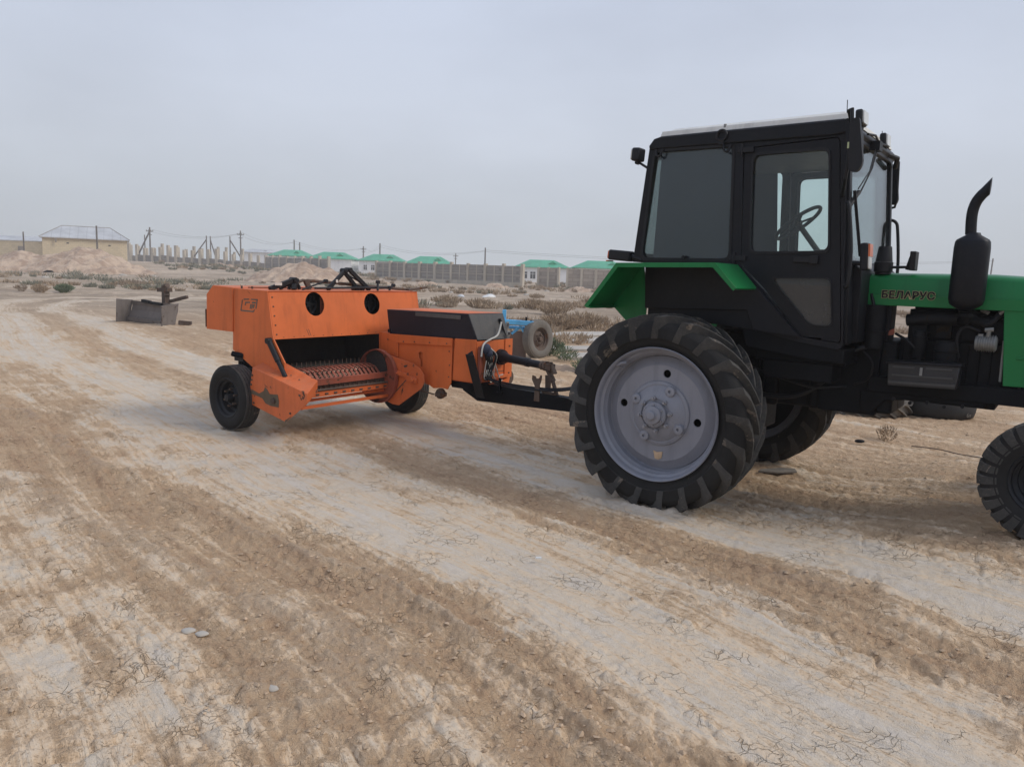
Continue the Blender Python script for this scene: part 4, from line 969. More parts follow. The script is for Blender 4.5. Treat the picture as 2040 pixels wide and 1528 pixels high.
def text_part(body, size, loc, rot, mat, parent, name, off=0.0, ext=.0015, shear=0, sx=1.0):
    c = bpy.data.curves.new(name, 'FONT'); c.body = body; c.size = size; c.extrude = ext; c.offset = off; c.shear = shear; c.space_character = 1.06
    o = bpy.data.objects.new(name, c); link(o); dg = bpy.context.evaluated_depsgraph_get(); me = bpy.data.meshes.new_from_object(o.evaluated_get(dg))
    bpy.data.objects.remove(o); bpy.data.curves.remove(c); me.materials.clear(); me.materials.append(mat)
    m = link(bpy.data.objects.new(name, me)); m.parent = parent; m.location = loc; m.rotation_euler = rot; m.scale = (sx, 1, 1); return m, me
tm, me_ = text_part('БЕЛАРУС', .085, (0, 0, 0), (R(90), 0, 0), M['black'], bon, 'lettering', .0032, .001)
xs_ = [v.co.x for v in me_.vertices]; ys_ = [v.co.y for v in me_.vertices]; k_ = .345 / (max(xs_) - min(xs_)); kz = .058 / (max(ys_) - min(ys_))
tm.scale = (k_, kz, 1); tm.location = (1.332 - min(xs_) * k_, -YB - .0165, 1.672 - min(ys_) * kz); tm['label'] = 'dark БЕЛАРУС lettering outlined in gold'
to, me2 = text_part('БЕЛАРУС', .085, (0, 0, 0), (R(90), 0, 0), M['gold'], bon, 'lettering_outline', .0062, .001)
to.scale = (k_, kz, 1); to.location = (tm.location.x, -YB - .0145, tm.location.z)

# muffler
mf = MB(); c0 = (1.88, -.46, 0)
def ov(z, rx, ry, n=28):
    return [(c0[0] + rx * math.copysign(abs(math.cos(2 * math.pi * k / n)) ** .75, math.cos(2 * math.pi * k / n)), c0[1] + ry * math.copysign(abs(math.sin(2 * math.pi * k / n)) ** .75, math.sin(2 * math.pi * k / n)), z) for k in range(n)]
rings = [ov(1.615, .035, .035), ov(1.635, .07, .06), ov(1.655, .098, .08), ov(1.69, .108, .09), ov(2.03, .108, .09), ov(2.07, .104, .086), ov(2.085, .095, .08), ov(2.115, .045, .045), ov(2.13, .038, .038)]
for a, b in zip(rings[:-1], rings[1:]):
    n = 28; mf.add(a + b, [(i, (i + 1) % n, (i + 1) % n + n, i + n) for i in range(n)])
mf.add(rings[0], [tuple(range(28))]); muf = mf.build('muffler', M['black'], tr, sharp=40)
path = smooth_path([(1.862, -.46, 2.12), (1.855, -.46, 2.22), (1.86, -.46, 2.29), (1.888, -.46, 2.36), (1.93, -.46, 2.41), (1.955, -.46, 2.432)], 5)
stk = MB().tube(smooth_path([(1.862, -.46, 2.12), (1.857, -.46, 2.20), (1.858, -.46, 2.27), (1.872, -.46, 2.33), (1.898, -.46, 2.375), (1.918, -.46, 2.397)], 5), .034, 20)
_d = Vector((.62, 0, .78)); _n = Vector((-.78, 0, .62)); _c = sum((Vector(v) for v in stk.v[-20:]), Vector()) / 20      # slanted mouth
stk.v[-20:] = [tuple(Vector(v) + _d * (.045 + 1.25 * (Vector(v) - _c).dot(_n))) for v in stk.v[-20:]]
stk.build('exhaust_pipe', M['black'], tr)
MB().tube([(1.88, -.44, 1.62), (1.88, -.42, 1.56), (1.86, -.30, 1.54)], .04, 14).lathe([(.055, 0), (.055, .02), (.04, .022)], (1.88, -.44, 1.57), 'z', 20).build('exhaust_elbow', M['black_dull'], tr)

# ---------------- cab
YC = .75
quarter = [(-.363, 2.765), (.294, 2.765), (.327, 1.909), (-.432, 1.905)]
door_out = [(.366, 2.735), (1.046, 2.768), (1.178, 1.345), (.905, 1.37), (.60, 1.70), (.41, 1.875)]
side_out = [(-.405, 2.80), (-.35, 2.845), (1.06, 2.885), (1.085, 2.80), (1.19, 1.33), (1.16, 1.30), (.88, 1.335), (.56, 1.40), (.20, 1.43), (-.33, 1.45), (-.36, 1.88), (-.50, 1.885)]
pane_up0 = [(.437, 2.689), (.983, 2.696), (1.041, 1.981), (.468, 1.969)]
pane_lo = [(.64, 1.795), (1.069, 1.802), (1.103, 1.480), (1.08, 1.462), (.945, 1.459)]
def FQ(pts, s):
    """the far door and quarter window meet a little further back"""
    return pts if s < 0 else [((x - .095) if .28 < x < .48 else x, z) for x, z in pts]
cabp = MB()
for s in (-1, 1):
    y0, y1 = sorted((s * YC, s * (YC - .05)))
    cabp.prism([side_out, rounded(FQ(quarter, s), .05)[::-1], rounded(FQ(door_out, s), .035)[::-1]], y0, y1)
cab = cabp.build('cab_frame', M['black'], tr, bevel=.008)
for s in (-1, 1):
    y0, y1 = sorted((s * (YC - .006), s * (YC - .042)))
    door_in = rounded([(x + (.006 if x < .8 else -.006), z + (.006 if z < 2 else -.006)) for x, z in FQ(door_out, s)], .035); pane_up = FQ(pane_up0, s)
    d = MB(); d.prism([door_in, rounded(pane_up, .055)[::-1], rounded(pane_lo, .05)[::-1]], y0, y1); door = d.build('door', M['black'], tr, bevel=.006)
    ys = s * (YC - .022); a, b = sorted((ys, ys - s * .005))
    MB().prism(rounded(pane_up, .055), a, b).build('door_glass', M['glass'], door)
    MB().prism(rounded(pane_lo, .05), a, b).build('lower_door_glass', M['glass_low'], door)
    gk = MB()
    for pn_, rr in ((pane_up, .055), (pane_lo, .05)):
        cx_ = sum(p[0] for p in pn_) / len(pn_); cz_ = sum(p[1] for p in pn_) / len(pn_)
        inn = rounded([(x + (cx_ - x) * .03, z + (cz_ - z) * .03) for x, z in pn_], rr); gk.prism([rounded([(x - (cx_ - x) * .02, z - (cz_ - z) * .02) for x, z in pn_], rr), inn[::-1]], s * (YC - .008), s * (YC + .004))
    gk.build('gasket', M['hose'], door)
    q = MB(); q.box(.80, .97, s * YC - .0, s * YC - .0 + s * .0 + (.022 if s > 0 else -.022), 1.905, 1.945).box(.92, .975, min(s * YC, s * (YC + .03)), max(s * YC, s * (YC + .03)), 1.895, 1.955); q.build('handle', M['hose'], door, bevel=.004)
    for (hx, hz) in ((.36, 2.72), (.36, 1.93)) if s < 0 else ((.27, 2.72), (.27, 1.93)):
        hg = MB(); hg.box(hx - .03, hx + .09, min(s * YC, s * (YC + .018)), max(s * YC, s * (YC + .018)), hz - .02, hz + .02).tube([(hx, s * (YC + .014), hz - .045), (hx, s * (YC + .014), hz + .045)], .011, 8)
        hg.build('hinge', M['hose'], door, bevel=.003)
    # quarter window with its curtain-like tint stopping short of the rear edge
    MB().prism(rounded(FQ(quarter, s), .05), a, b).build('quarter_glass', M['glass'], cab)
    y2 = sorted((ys - s * .012, ys - s * .016))
    MB().prism([(-.312, 2.69), (-.31, 2.74), (.285, 2.75), (.318, 1.915), (-.335, 1.915)] if s < 0 else [(-.30, 2.74), (.150, 2.75), (.212, 1.915), (-.34, 1.915)], *y2).build('tinted_film', M['film'] if 'film' in M else M.setdefault('film', paint('dark_window_film', (.017, .020, .040), .3, .02, var=.05, spec=.3, bumpd=.0001)), cab)
    gq = MB(); gq.prism([rounded(FQ([(-.37, 2.772), (.301, 2.772), (.334, 1.900), (-.441, 1.897)], s), .055), rounded(FQ([(-.350, 2.750), (.281, 2.752), (.312, 1.925), (-.416, 1.922)], s), .05)[::-1]], s * (YC - .01), s * (YC + .006)); gq.build('quarter_gasket', M['hose'], cab)
    MB().tube([(-.05, s * (YC + .0), 1.93), (-.05, s * (YC + .02), 1.93)], .015, 10).build('window_catch', M['hose'], cab)
    for cx_ in (-.31, .245):
        MB().tube(smooth_path([(cx_ - .03, s * (YC + .015), 2.77), (cx_ - .02, s * (YC + .025), 2.725), (cx_ + .01, s * (YC + .025), 2.715), (cx_ + .03, s * (YC + .015), 2.77)]), .008, 6).build('window_hinge', M['hose'], cab)
# cross structure: roof frame, rear, front, floor
rf = MB(); rf.prism([(-.41, 2.80), (-.37, 2.850), (-.30, 2.868), (1.03, 2.884), (1.09, 2.872), (1.125, 2.83), (1.10, 2.79), (1.0, 2.775), (-.40, 2.77)], -.765, .765); rf.build('roof_frame', M['black'], tr, bevel=.012)
lin = MB().box(-.38, 1.05, -.70, .70, 2.74, 2.768).build('roof_lining', M['lid_end'], tr)
r2 = MB(); r2.loft([(-.325, -.735, 2.869), (1.085, -.735, 2.886), (1.085, .735, 2.886), (-.325, .735, 2.869)], [(-.315, -.725, 2.910), (1.075, -.725, 2.926), (1.075, .725, 2.926), (-.315, .725, 2.910)])
roof = r2.build('roof_panel', M['white'], tr, bevel=.004)
r3 = MB(); r3.loft([(-.285, -.69, 2.911), (1.06, -.69, 2.927), (1.06, .69, 2.927), (-.285, .69, 2.911)], [(-.24, -.65, 2.937), (1.04, -.65, 2.953), (1.04, .65, 2.953), (-.24, .65, 2.937)]); r3.build('roof_hatch', M['white'], roof, bevel=.006)
MB().tube([(.20, -.72, 2.90), (.20, -.72, 2.925)], .012, 8).build('roof_bolt', M['alu'], roof)
ring = MB(); ring.tube([(.20 + .038 * math.cos(2 * math.pi * k / 16), -.775, 2.835 + .038 * math.sin(2 * math.pi * k / 16)) for k in range(17)], .010, 8, False).box(.18, .22, -.78, -.765, 2.77, 2.80); ring.build('lifting_eye', M['hose'], tr)
# rear wall of the cab: posts and big rear window
back = MB(); fb = lambda p: (-.405 - (2.80 - p[2]) * .104 + p[0], p[1], p[2])
back.prism([[(-.70, 2.79), (.70, 2.79), (.70, 1.885), (-.70, 1.885)], rounded([(-.64, 2.72), (.64, 2.72), (.64, 1.96), (-.64, 1.96)], .05)[::-1]], 0, .04, 'x', fb); bk = back.build('rear_frame', M['black'], tr, bevel=.006)
MB().prism(rounded([(-.64, 2.72), (.64, 2.72), (.64, 1.96), (-.64, 1.96)], .05), .018, .023, 'x', fb).build('rear_glass', M['glass'], bk)
MB().box(-.33, .60, -.70, .70, 1.42, 1.46).box(.60, 1.16, -.70, .70, 1.33, 1.37).box(-.36, -.32, -.70, .70, 1.42, 1.89).build('cab_floor', M['black_dull'], tr)
fs_ = lambda p: (1.085 + (2.80 - p[2]) * .075 + p[0], p[1], p[2])
fr = MB(); fr.prism([[(-.72, 2.83), (.72, 2.83), (.72, 1.34), (-.72, 1.34)], rounded([(-.655, 2.77), (.655, 2.77), (.655, 1.93), (-.655, 1.93)], .06)[::-1]], -.03, .02, 'x', fs_); fr_ = fr.build('windscreen_frame', M['black'], tr, bevel=.008)
MB().prism(rounded([(-.655, 2.77), (.655, 2.77), (.655, 1.93), (-.655, 1.93)], .06), -.004, .002, 'x', fs_).build('windscreen', M['glass'], fr_)
MB().prism([(-.64, 2.76), (.64, 2.76), (.64, 2.60), (-.64, 2.60)], -.012, -.006, 'x', fs_).build('sun_strip', M['glass_low'], fr_)
# corner pillar cover (visor) at the front near corner
vz = MB(); vz.prism(rounded([(1.075, 2.885), (1.155, 2.86), (1.185, 2.78), (1.20, 2.55), (1.115, 2.56)], .03), -.79, -.70); vz.build('front_corner_cover', M['black'], tr, bevel=.012)
# cab lower front / dash cowl
MB().prism([(1.13, 1.95), (1.235, 1.87), (1.25, 1.35), (1.12, 1.33)], -.60, .60).build('cowl', M['black'], tr, bevel=.01)
# interior
st_ = MB(); st_.box(-.12, .36, -.26, .26, 1.60, 1.72).box(-.02, .26, -.16, .16, 1.46, 1.60); st_.prism([(-.16, 1.70), (-.02, 1.70), (-.10, 2.16), (-.20, 2.16)], -.24, .24); st_.build('seat', M['seat'], tr, bevel=.03)
dsh = MB(); dsh.prism([(.80, 2.02), (.90, 2.02), (1.13, 1.92), (1.13, 1.40), (.92, 1.40)], -.30, .30); dsh.build('dashboard', M['seat'], tr, bevel=.02)
MB().tube([(.93, 0, 1.80), (.60, 0, 2.22)], .022, 10).build('steering_column', M['hose'], tr)
sw = MB(); cen = Vector((.585, 0, 2.24)); ax = Vector((-.62, 0, .78)).normalized(); e1 = Vector((0, 1, 0)); e2 = ax.cross(e1)
ringp = [cen + .20 * (math.cos(2 * math.pi * k / 36) * e1 + math.sin(2 * math.pi * k / 36) * e2) for k in range(37)]; sw.tube(ringp, .015, 10, False)
for k in range(3): a = R(90 + 120 * k); sw.tube([cen, cen + .20 * (math.cos(a) * e1 + math.sin(a) * e2)], .009, 8)
sw.sphere(cen, .035, 8); sw.build('steering_wheel', M['hose'], tr)
MB().tube([(.70, -.12, 1.60), (.66, -.14, 1.95)], .010, 8).sphere((.66, -.14, 1.96), .022, 6).tube([(.55, .20, 1.50), (.50, .22, 1.86)], .012, 8).sphere((.5, .22, 1.88), .022, 6).build('levers', M['hose'], tr)
# lower body between cab and wheel
lb_ = MB(); lb_.prism([(-.365, 1.853), (.38, 1.853), (.585, 1.69), (.90, 1.37), (.56, 1.40), (.50, 1.545), (-.345, 1.515)], -.79, -.752); lb_.prism([(-.365, 1.853), (.38, 1.853), (.585, 1.69), (.90, 1.37), (.56, 1.40), (.50, 1.545), (-.345, 1.515)], .752, .79)
lb_.build('mudguard_inner', M['black'], tr, bevel=.004)
und = MB(); und.prism([(.40, 1.55), (.56, 1.40), (.90, 1.335), (1.20, 1.30), (1.20, 1.20), (.9, 1.22), (.50, 1.27)], -.74, -.2); und.prism([(.40, 1.55), (.56, 1.40), (.90, 1.335), (1.20, 1.30), (1.20, 1.20), (.9, 1.22), (.50, 1.27)], .2, .74)
und.lathe([(.085, 0), (.085, -.012), (.07, -.016), (.0001, -.016)], (.70, -.742, 1.47), 'y', 24); und.box(.55, 1.2, -.66, .66, 1.18, 1.26); und.build('cab_underside', M['black_dull'], tr, bevel=.008)
stp = MB(); stp.box(.62, 1.12, -.68, -.42, 1.05, 1.18); stp.build('step', M['black_dull'], tr, bevel=.006)
# linkage and pipes seen between wheel and cab
lk = MB(); lk.tube([(-.30, -.35, 1.05), (-.85, -.40, .62)], .03, 10).tube([(-.30, .35, 1.05), (-.85, .40, .62)], .03, 10).tube([(-.35, -.38, 1.30), (-.78, -.40, 1.10)], .03, 10).tube([(-.78, -.40, 1.10), (-.80, -.40, .66)], .018, 8)
lk.box(-.62, -.40, -.25, .25, .52, .66).box(-.98, -.55, -.06, .06, .47, .53).tube([(-.92, 0, .40), (-.92, 0, .62)], .025, 10); lk.box(-.45, .5, -.28, .28, 1.16, 1.34); lk.build('rear_linkage', M['engine'], tr, bevel=.004)
# fenders
for s in (-1, 1):
    yi, yo = .765 * s, 1.205 * s; ya, yb = sorted((yi, yo)); top = MB()
    prof = [(-.669, 1.523), (-.401, 1.866), (.394, 1.882), (.560, 1.708)]; th = [(x + dx, z - .012) for (x, z), dx in zip(prof, (.014, .006, -.006, -.012))]
    top.prism(prof + th[::-1], ya, yb); fd = top.build('fender', M['green'], tr, bevel=.004)
    lip = MB(); pf2 = [(x, z + .001) for x, z in prof]; lw = [(-.640, 1.508), (-.385, 1.832), (.378, 1.848), (.538, 1.690)]
    y2a, y2b = sorted((yo, yo - s * .012)); lip.prism([(x, z - .001) for x, z in prof] + lw[::-1], y2a - .001 * 0 + (0 if s > 0 else -.002), y2b + (.002 if s > 0 else 0)); lip.build('lip', M['green'], fd)
    y3a, y3b = sorted((yi + s * .002, yi + s * .014)); MB().prism([(-.402, 1.853), (-.38, 1.853), (-.338, 1.52), (-.345, 1.30), (-.524, 1.408), (-.655, 1.525)], y3a, y3b).build('fender_side', M['green'], fd)
    MB().prism([(-.665, 1.52), (-.615, 1.505), (-.612, 1.512), (-.66, 1.534)], ya, yb).build('rear_flange', M['green'], fd)
# lamps
def lamp(name, x, y, z, w, h, d, face, mat_l='lens', bracket=None, rz=0):
    p = MB(); p.box(-d / 2, d / 2, -w / 2, w / 2, -h / 2, h / 2); o = p.build(name, M['hose'], tr, bevel=.015, seg=3); o.location = (x, y, z); o.rotation_euler = (0, R(-4) * face, rz)
    MB().prism(rounded([(-w / 2 + .010, -h / 2 + .010), (w / 2 - .010, -h / 2 + .010), (w / 2 - .010, h / 2 - .010), (-w / 2 + .010, h / 2 - .010)], .012), face * d / 2 - .004 * face, face * (d / 2 + .008), 'x').build('lens', M[mat_l], o)
    if bracket: MB().tube([Vector(bracket) - Vector((x, y, z)), (0, 0, -h / 2)], .010, 8).tube([(0, -.02, -h / 2 - .01), (0, .02, -h / 2 - .01)], .015, 8).build('bracket', M['hose'], o)
    return o
lamp('work_lamp', 1.135, -.60, 2.905, .15, .105, .05, 1, bracket=(1.11, -.60, 2.83))
lamp('work_lamp', 1.10, .36, 2.905, .15, .105, .05, 1, bracket=(1.10, .36, 2.83))
lamp('rear_work_lamp', -.53, -.70, 2.748, .11, .105, .075, -1, bracket=(-.42, -.70, 2.64))
lamp('rear_marker_lamp', -.615, -.74, 1.935, .10, .085, .20, -1, 'lens_orange')
ml = MB(); ml.box(-.73, -.715, -.79, -.69, 1.885, 1.895).build('marker_lens', M['lens_orange'], tr)
MB().tube([(-.52, -.74, 1.93), (-.42, -.74, 1.90)], .02, 8).build('lamp_bracket', M['hose'], tr)
o = lamp('indicator', 1.262, -.66, 1.955, .10, .19, .055, 1, 'lens'); MB().box(.028, .040, -.045, .045, .0, .085).build('orange_lens', M['lens_orange'], o)
MB().tube([(1.16, -.66, 1.91), (1.26, -.66, 1.91)], .016, 8).build('indicator_bracket', M['hose'], tr)
MB().lathe([(.055, .0), (.055, .015), (.064, .02), (.064, .085), (.058, .09), (.046, .19), (.043, .20), (.0001, .20)], (1.31, -.28, 1.845), 'z', 28).build('air_intake_cap', M['hose'], tr)
hm = MB(); hm.box(1.49, 1.53, -.36, -.24, 1.875, 2.01); hl = hm.build('headlamp', M['hose'], tr, bevel=.006); MB().tube([(1.36, -.30, 1.895), (1.49, -.30, 1.90)], .010, 8).tube([(1.47, -.30, 1.88), (1.49, -.30, 1.97)], .012, 8).build('headlamp_arm', M['hose'], tr)
# mirrors
mr = MB(); mr.tube([(1.11, -.76, 2.86), (1.13, -.92, 2.90), (1.155, -.95, 2.905), (1.165, -.95, 2.80), (1.160, -.95, 2.55), (1.150, -.94, 2.46), (1.10, -.78, 2.36)], .013, 10); mr.build('mirror_arm', M['hose'], tr)
mm = MB(); mm.prism(rounded([(1.160, 2.83), (1.215, 2.845), (1.262, 2.55), (1.235, 2.49), (1.175, 2.50)], .03), -.99, -.95); mo = mm.build('mirror', M['hose'], tr, bevel=.012, seg=3)
MB().box(1.150, 1.172, -.966, -.950, 2.65, 2.69).build('reflector', paint('yellow_tape', (.55, .62, .35), .5), mo)
mr = MB(); mr.tube([(1.06, .74, 2.80), (1.02, .93, 2.875), (1.06, .95, 2.855), (1.105, .95, 2.82), (1.12, .95, 2.50), (1.11, .95, 2.44), (1.04, .94, 2.42), (1.06, .76, 2.40)], .011, 10); mr.build('mirror_arm', M['hose'], tr)
mm = MB(); mm.prism(rounded([(1.015, 2.80), (1.095, 2.80), (1.135, 2.50), (1.12, 2.46), (1.07, 2.46)], .03), .93, .97); mm.build('mirror', M['hose'], tr, bevel=.010, seg=3)
# grab rails
MB().tube(smooth_path([(1.15, -.755, 2.30), (1.150, -.82, 2.31), (1.168, -.84, 2.28), (1.205, -.84, 2.0), (1.205, -.84, 1.78), (1.185, -.82, 1.745), (1.17, -.755, 1.75)], 5), .013, 10).build('grab_rail', M['hose'], tr)
MB().tube(smooth_path([(1.05, .755, 2.28), (1.10, .78, 2.315), (1.16, .78, 2.30), (1.185, .78, 2.22), (1.215, .78, 1.90), (1.20, .77, 1.60)], 5), .013, 10).build('grab_rail', M['hose'], tr)
wp = MB(); wp.tube([(1.14, -.05, 2.79), (1.17, -.30, 2.60), (1.16, -.55, 2.40)], .006, 6).tube([(1.14, -.09, 2.79), (1.165, -.34, 2.58), (1.155, -.58, 2.43)], .005, 6).beam((1.150, -.66, 2.41), (1.215, -.60, 1.96), .012, .02).tube([(1.13, -.72, 2.28), (1.16, -.58, 2.41)], .016, 8); wp.box(1.10, 1.17, -.12, -.02, 2.76, 2.83); wp.build('wiper', M['hose'], tr)
MB().tube([(1.06, -.69, 2.92), (1.055, -.69, 3.02)], .003, 5).build('antenna', M['hose'], tr); MB().tube([(1.06, .45, 2.92), (1.055, .45, 3.00)], .003, 5).build('antenna', M['hose'], tr)
MB().tube([(1.12, -.3, 2.85), (1.13, -.1, 2.87), (1.12, .1, 2.84), (1.13, .3, 2.86)], .009, 6).build('roof_cable', M['hose'], tr); MB().tube([(1.10, .5, 2.82), (1.16, .6, 2.80), (1.13, .7, 2.74)], .02, 8).build('roof_cable', M['hose'], tr)

# ================================================================== BALER
bl = thing('baler', 'orange square baler with dark top cover and wide front pickup, hitched behind the tractor', 'baler', (B_X, B_Y, 0), B_YAW)
W_ = 2.19
ZT = 1.495
def incl(p): return (-.06 + (ZT - p[2]) * .185 + p[0], p[1], p[2])    # sloping front sheet
fp = MB(); fp.prism([[(0.0, ZT - .012), (W_, ZT - .012), (W_, 1.0), (0.0, 1.0)], circle(.575, 1.355, .128, 40)[::-1], circle(1.413, 1.350, .122, 40)[::-1]], -.006, .0, 'x', incl)
fpo = fp.build('front_panel', M['orange'], bl)
MB().prism([(-.655, ZT + .004), (-.05, ZT - .002), (-.063, ZT - .012), (-.655, ZT - .008)], -.002, W_).build('top_panel', M['orange'], bl)
side_poly = [(-.655, 1.500), (-.064, ZT), (.026, 1.010), (.215, .775), (.205, .700), (.15, .664), (-.02, .657), (-.31, .667), (-.483, .746), (-.683, .835)]
sp1 = MB().prism(side_poly, -.012, .004).build('side_panel', M['orange'], bl, bevel=.003)
MB().prism(side_poly, W_ - .004, W_ + .012).build('side_panel', M['orange'], bl, bevel=.003)
rc = MB(); rc.prism([(-.652, 1.502), (-1.02, 1.516), (-1.145, 1.417), (-1.158, 1.030), (-.662, 1.030)], -.024, -.0125); rc.box(-1.158, -.66, -.012, .50, 1.03, 1.04)
rc.prism([(-.655, 1.506), (-1.02, 1.518), (-1.02, 1.508), (-.655, 1.496)], -.02, 1.2).box(-1.156, -1.146, -.012, 1.2, 1.035, 1.41).build('rear_cover', M['orange'], bl, bevel=.003)
MB().box(-1.175, -1.155, -.02, .0, 1.15, 1.17).box(-1.17, -1.16, -.03, -.01, 1.05, 1.25).build('latch', M['rust'], bl)
# bolts along the seams
bt = MB()
for k in range(5):
    z = 1.43 - k * .095; x = incl((0, 0, z))[0]; bt.lathe([(.009, 0), (.007, .008), (.0001, .008)], (x, .035, z), 'x', 8)
for k in range(16): z = 1.018; bt.lathe([(.006, 0), (.0001, .007)], (incl((0, 0, z))[0], .12 + k * .13, z), 'x', 6)
bt.build('seam_bolts', M['rust'], bl)
sc = MB(); sc.prism([(.42, 1.09), (.425, 1.092), (.452, 1.02), (.447, 1.018)], .0005, .0015, 'x', incl).prism([(.445, 1.09), (.45, 1.092), (.475, 1.02), (.47, 1.018)], .0005, .0015, 'x', incl); sc.build('scratch', M['rust'], bl)
# broken decal: slanted frame and strokes on the side
lg = MB(); 
def LP(pts): lg.prism(pts, -.0150, -.0125)
LP([(-.470, 1.395), (-.375, 1.400), (-.380, 1.388), (-.468, 1.383)]); LP([(-.340, 1.400), (-.225, 1.402), (-.228, 1.390), (-.338, 1.388)])
LP([(-.225, 1.402), (-.235, 1.36), (-.250, 1.30), (-.265, 1.30), (-.245, 1.385)]); LP([(-.500, 1.380), (-.485, 1.385), (-.515, 1.27), (-.530, 1.265)])
LP([(-.515, 1.262), (-.300, 1.262), (-.275, 1.290), (-.288, 1.292), (-.305, 1.275), (-.520, 1.275)]); LP([(-.440, 1.365), (-.360, 1.368), (-.360, 1.355), (-.428, 1.352), (-.440, 1.325), (-.452, 1.325)])
LP([(-.350, 1.345), (-.335, 1.345), (-.350, 1.295), (-.365, 1.295)]); LP([(-.325, 1.370), (-.260, 1.372), (-.262, 1.355), (-.322, 1.352)]); LP([(-.325, 1.345), (-.310, 1.345), (-.325, 1.295), (-.340, 1.295)]); LP([(-.30, 1.345), (-.275, 1.345), (-.295, 1.300), (-.31, 1.31)])
lg.build('decal', M['logo'], bl)
# inside: floor, back wall, pulleys seen through the round holes
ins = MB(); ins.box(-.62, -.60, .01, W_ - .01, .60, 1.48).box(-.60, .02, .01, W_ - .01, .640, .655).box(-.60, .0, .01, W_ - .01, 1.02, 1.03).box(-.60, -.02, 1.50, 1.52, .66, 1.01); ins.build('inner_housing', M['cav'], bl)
MB().box(-.10, -.09, .70, .95, 1.04, 1.45).build('inner_plate', M['red_rust'], bl)
for yy in (.60, 1.47):
    pu = MB(); pu.lathe([(.0001, .02), (.03, .02), (.035, .0), (.10, -.01), (.115, .01), (.12, .01), (.12, -.04), (.0001, -.04)], (-.16, yy - .02 if yy < 1 else yy, 1.345), 'x', 30)
    for k in range(5): a = 2 * math.pi * k / 5; pu.beam((-.15, yy - .02 + .03 * math.cos(a), 1.345 + .03 * math.sin(a)), (-.15, yy - .02 + .10 * math.cos(a), 1.345 + .10 * math.sin(a)), .02, .02)
    pu.build('pulley', M['engine'], bl)
# pickup: side box near
PN = [(-.17, .700), (.711, .528), (.701, .418), (.374, .199), (-.199, .307), (-.228, .454)]
PI_ = [(-.12, .80), (.574, .625), (.574, .512), (.235, .245), (-.15, .33), (-.20, .50)]
MB().loft([(x, -.125, z) for x, z in PN], [(x, .115, z) for x, z in PI_]).build('pickup_side_box', M['orange_worn'], bl, bevel=.004)
ru = MB(); ru.prism([(-.19, .47), (-.06, .44), (.02, .475), (.045, .52), (.075, .50), (.12, .455), (.25, .465), (.27, .40), (.265, .335), (.14, .335), (.05, .35), (.0, .395), (-.08, .41), (-.19, .42)], -.1285, -.1255)
ru.prism([(.36, .215), (.46, .27), (.42, .235), (.374, .197)], -.1285, -.1255)
ru.build('mud_patch', paint('baked_mud', (.13, .095, .06), .95, .3, wear=(.25, .10, .04), wear_amt=.05), bl)
MB().lathe([(.030, 0), (.030, -.02), (.018, -.03), (.0001, -.03)], (.19, -.1285, .395), 'y', 16).build('bearing', M['rust'], bl)
bt = MB()
for (x, z) in ((-.17, .62), (-.18, .57), (-.19, .52), (-.19, .36), (-.15, .33), (.60, .50), (.45, .30)): bt.lathe([(.012, 0), (.010, -.010), (.0001, -.010)], (x, -.126, z), 'y', 6)
for (x, z) in ((.30, .675), (.43, .645), (.50, .61)): bt.lathe([(.010, 0), (.0001, .010)], (x, 0, z - .02), 'z', 6)
bt.build('bolts', M['rust'], bl)
# lift cylinder
cyl = MB(); cyl.tube([(-.009, -.035, .978), (.14, -.035, .787), (.141, -.035, .786), (.255, -.035, .638), (.256, -.035, .637), (.299, -.035, .583)], [.030, .030, .024, .024, .015, .015], 16)
cyl.lathe([(.032, -.03), (.032, .03)], (-.012, -.035, .985), 'y', 14).lathe([(.026, -.03), (.026, .03)], (.303, -.035, .578), 'y', 14); cyl.build('hydraulic_cylinder', M['hose'], bl)
# stripper bands: curved plates over the tine reel
sb = MB(); prof = [(-.06, .668), (.06, .683), (.15, .680), (.24, .655), (.30, .60), (.325, .54), (.315, .48), (.295, .44)]
ns = 18
for k in range(ns):
    y = .15 + 1.06 * k / (ns - 1); w = .017
    for (xa, za), (xb, zb2) in zip(prof[:-1], prof[1:]):
        sb.add([(xa, y - w, za), (xa, y + w, za), (xb, y + w, zb2), (xb, y - w, zb2), (xa, y - w, za - .012), (xa, y + w, za - .012), (xb, y + w, zb2 - .012), (xb, y - w, zb2 - .012)], [(0, 1, 2, 3), (4, 7, 6, 5), (0, 3, 7, 4), (1, 5, 6, 2)])
sb.build('stripper_bands', M['red_rust'], bl)
tn = MB()
for k in range(ns - 1):
    y = .15 + 1.06 * (k + .5) / (ns - 1)
    for a in (50, 8, 150, 100): tn.tube([(.10 + .12 * math.cos(R(a)), y, .48 + .12 * math.sin(R(a))), (.10 + .265 * math.cos(R(a - 5)), y, .48 + .265 * math.sin(R(a - 5)))], .005, 5)
tn.build('tines', M['rust'], bl); tn_bar = MB()
for a in (50, 8, 150, 100): tn_bar.tube([(.10 + .12 * math.cos(R(a)), .13, .48 + .12 * math.sin(R(a))), (.10 + .12 * math.cos(R(a)), 1.23, .48 + .12 * math.sin(R(a)))], .012, 8)
tn_bar.build('tine_reel', M['rust'], bl)
gb = MB(); gb.beam((.405, .12, .565), (.405, 1.26, .572), .012, .055).tube([(.40, .12, .60), (.40, 1.26, .60)], .008, 8); gb.build('crop_guard', M['red_rust'], bl)
sl = MB(); sl.box(.36, .368, .12, 1.26, .475, .535)
for k in range(16): sl.box(.368, .376, .17 + k * .066, .20 + k * .066, .48, .53)
sl.build('slotted_plate', M['rust'], bl)
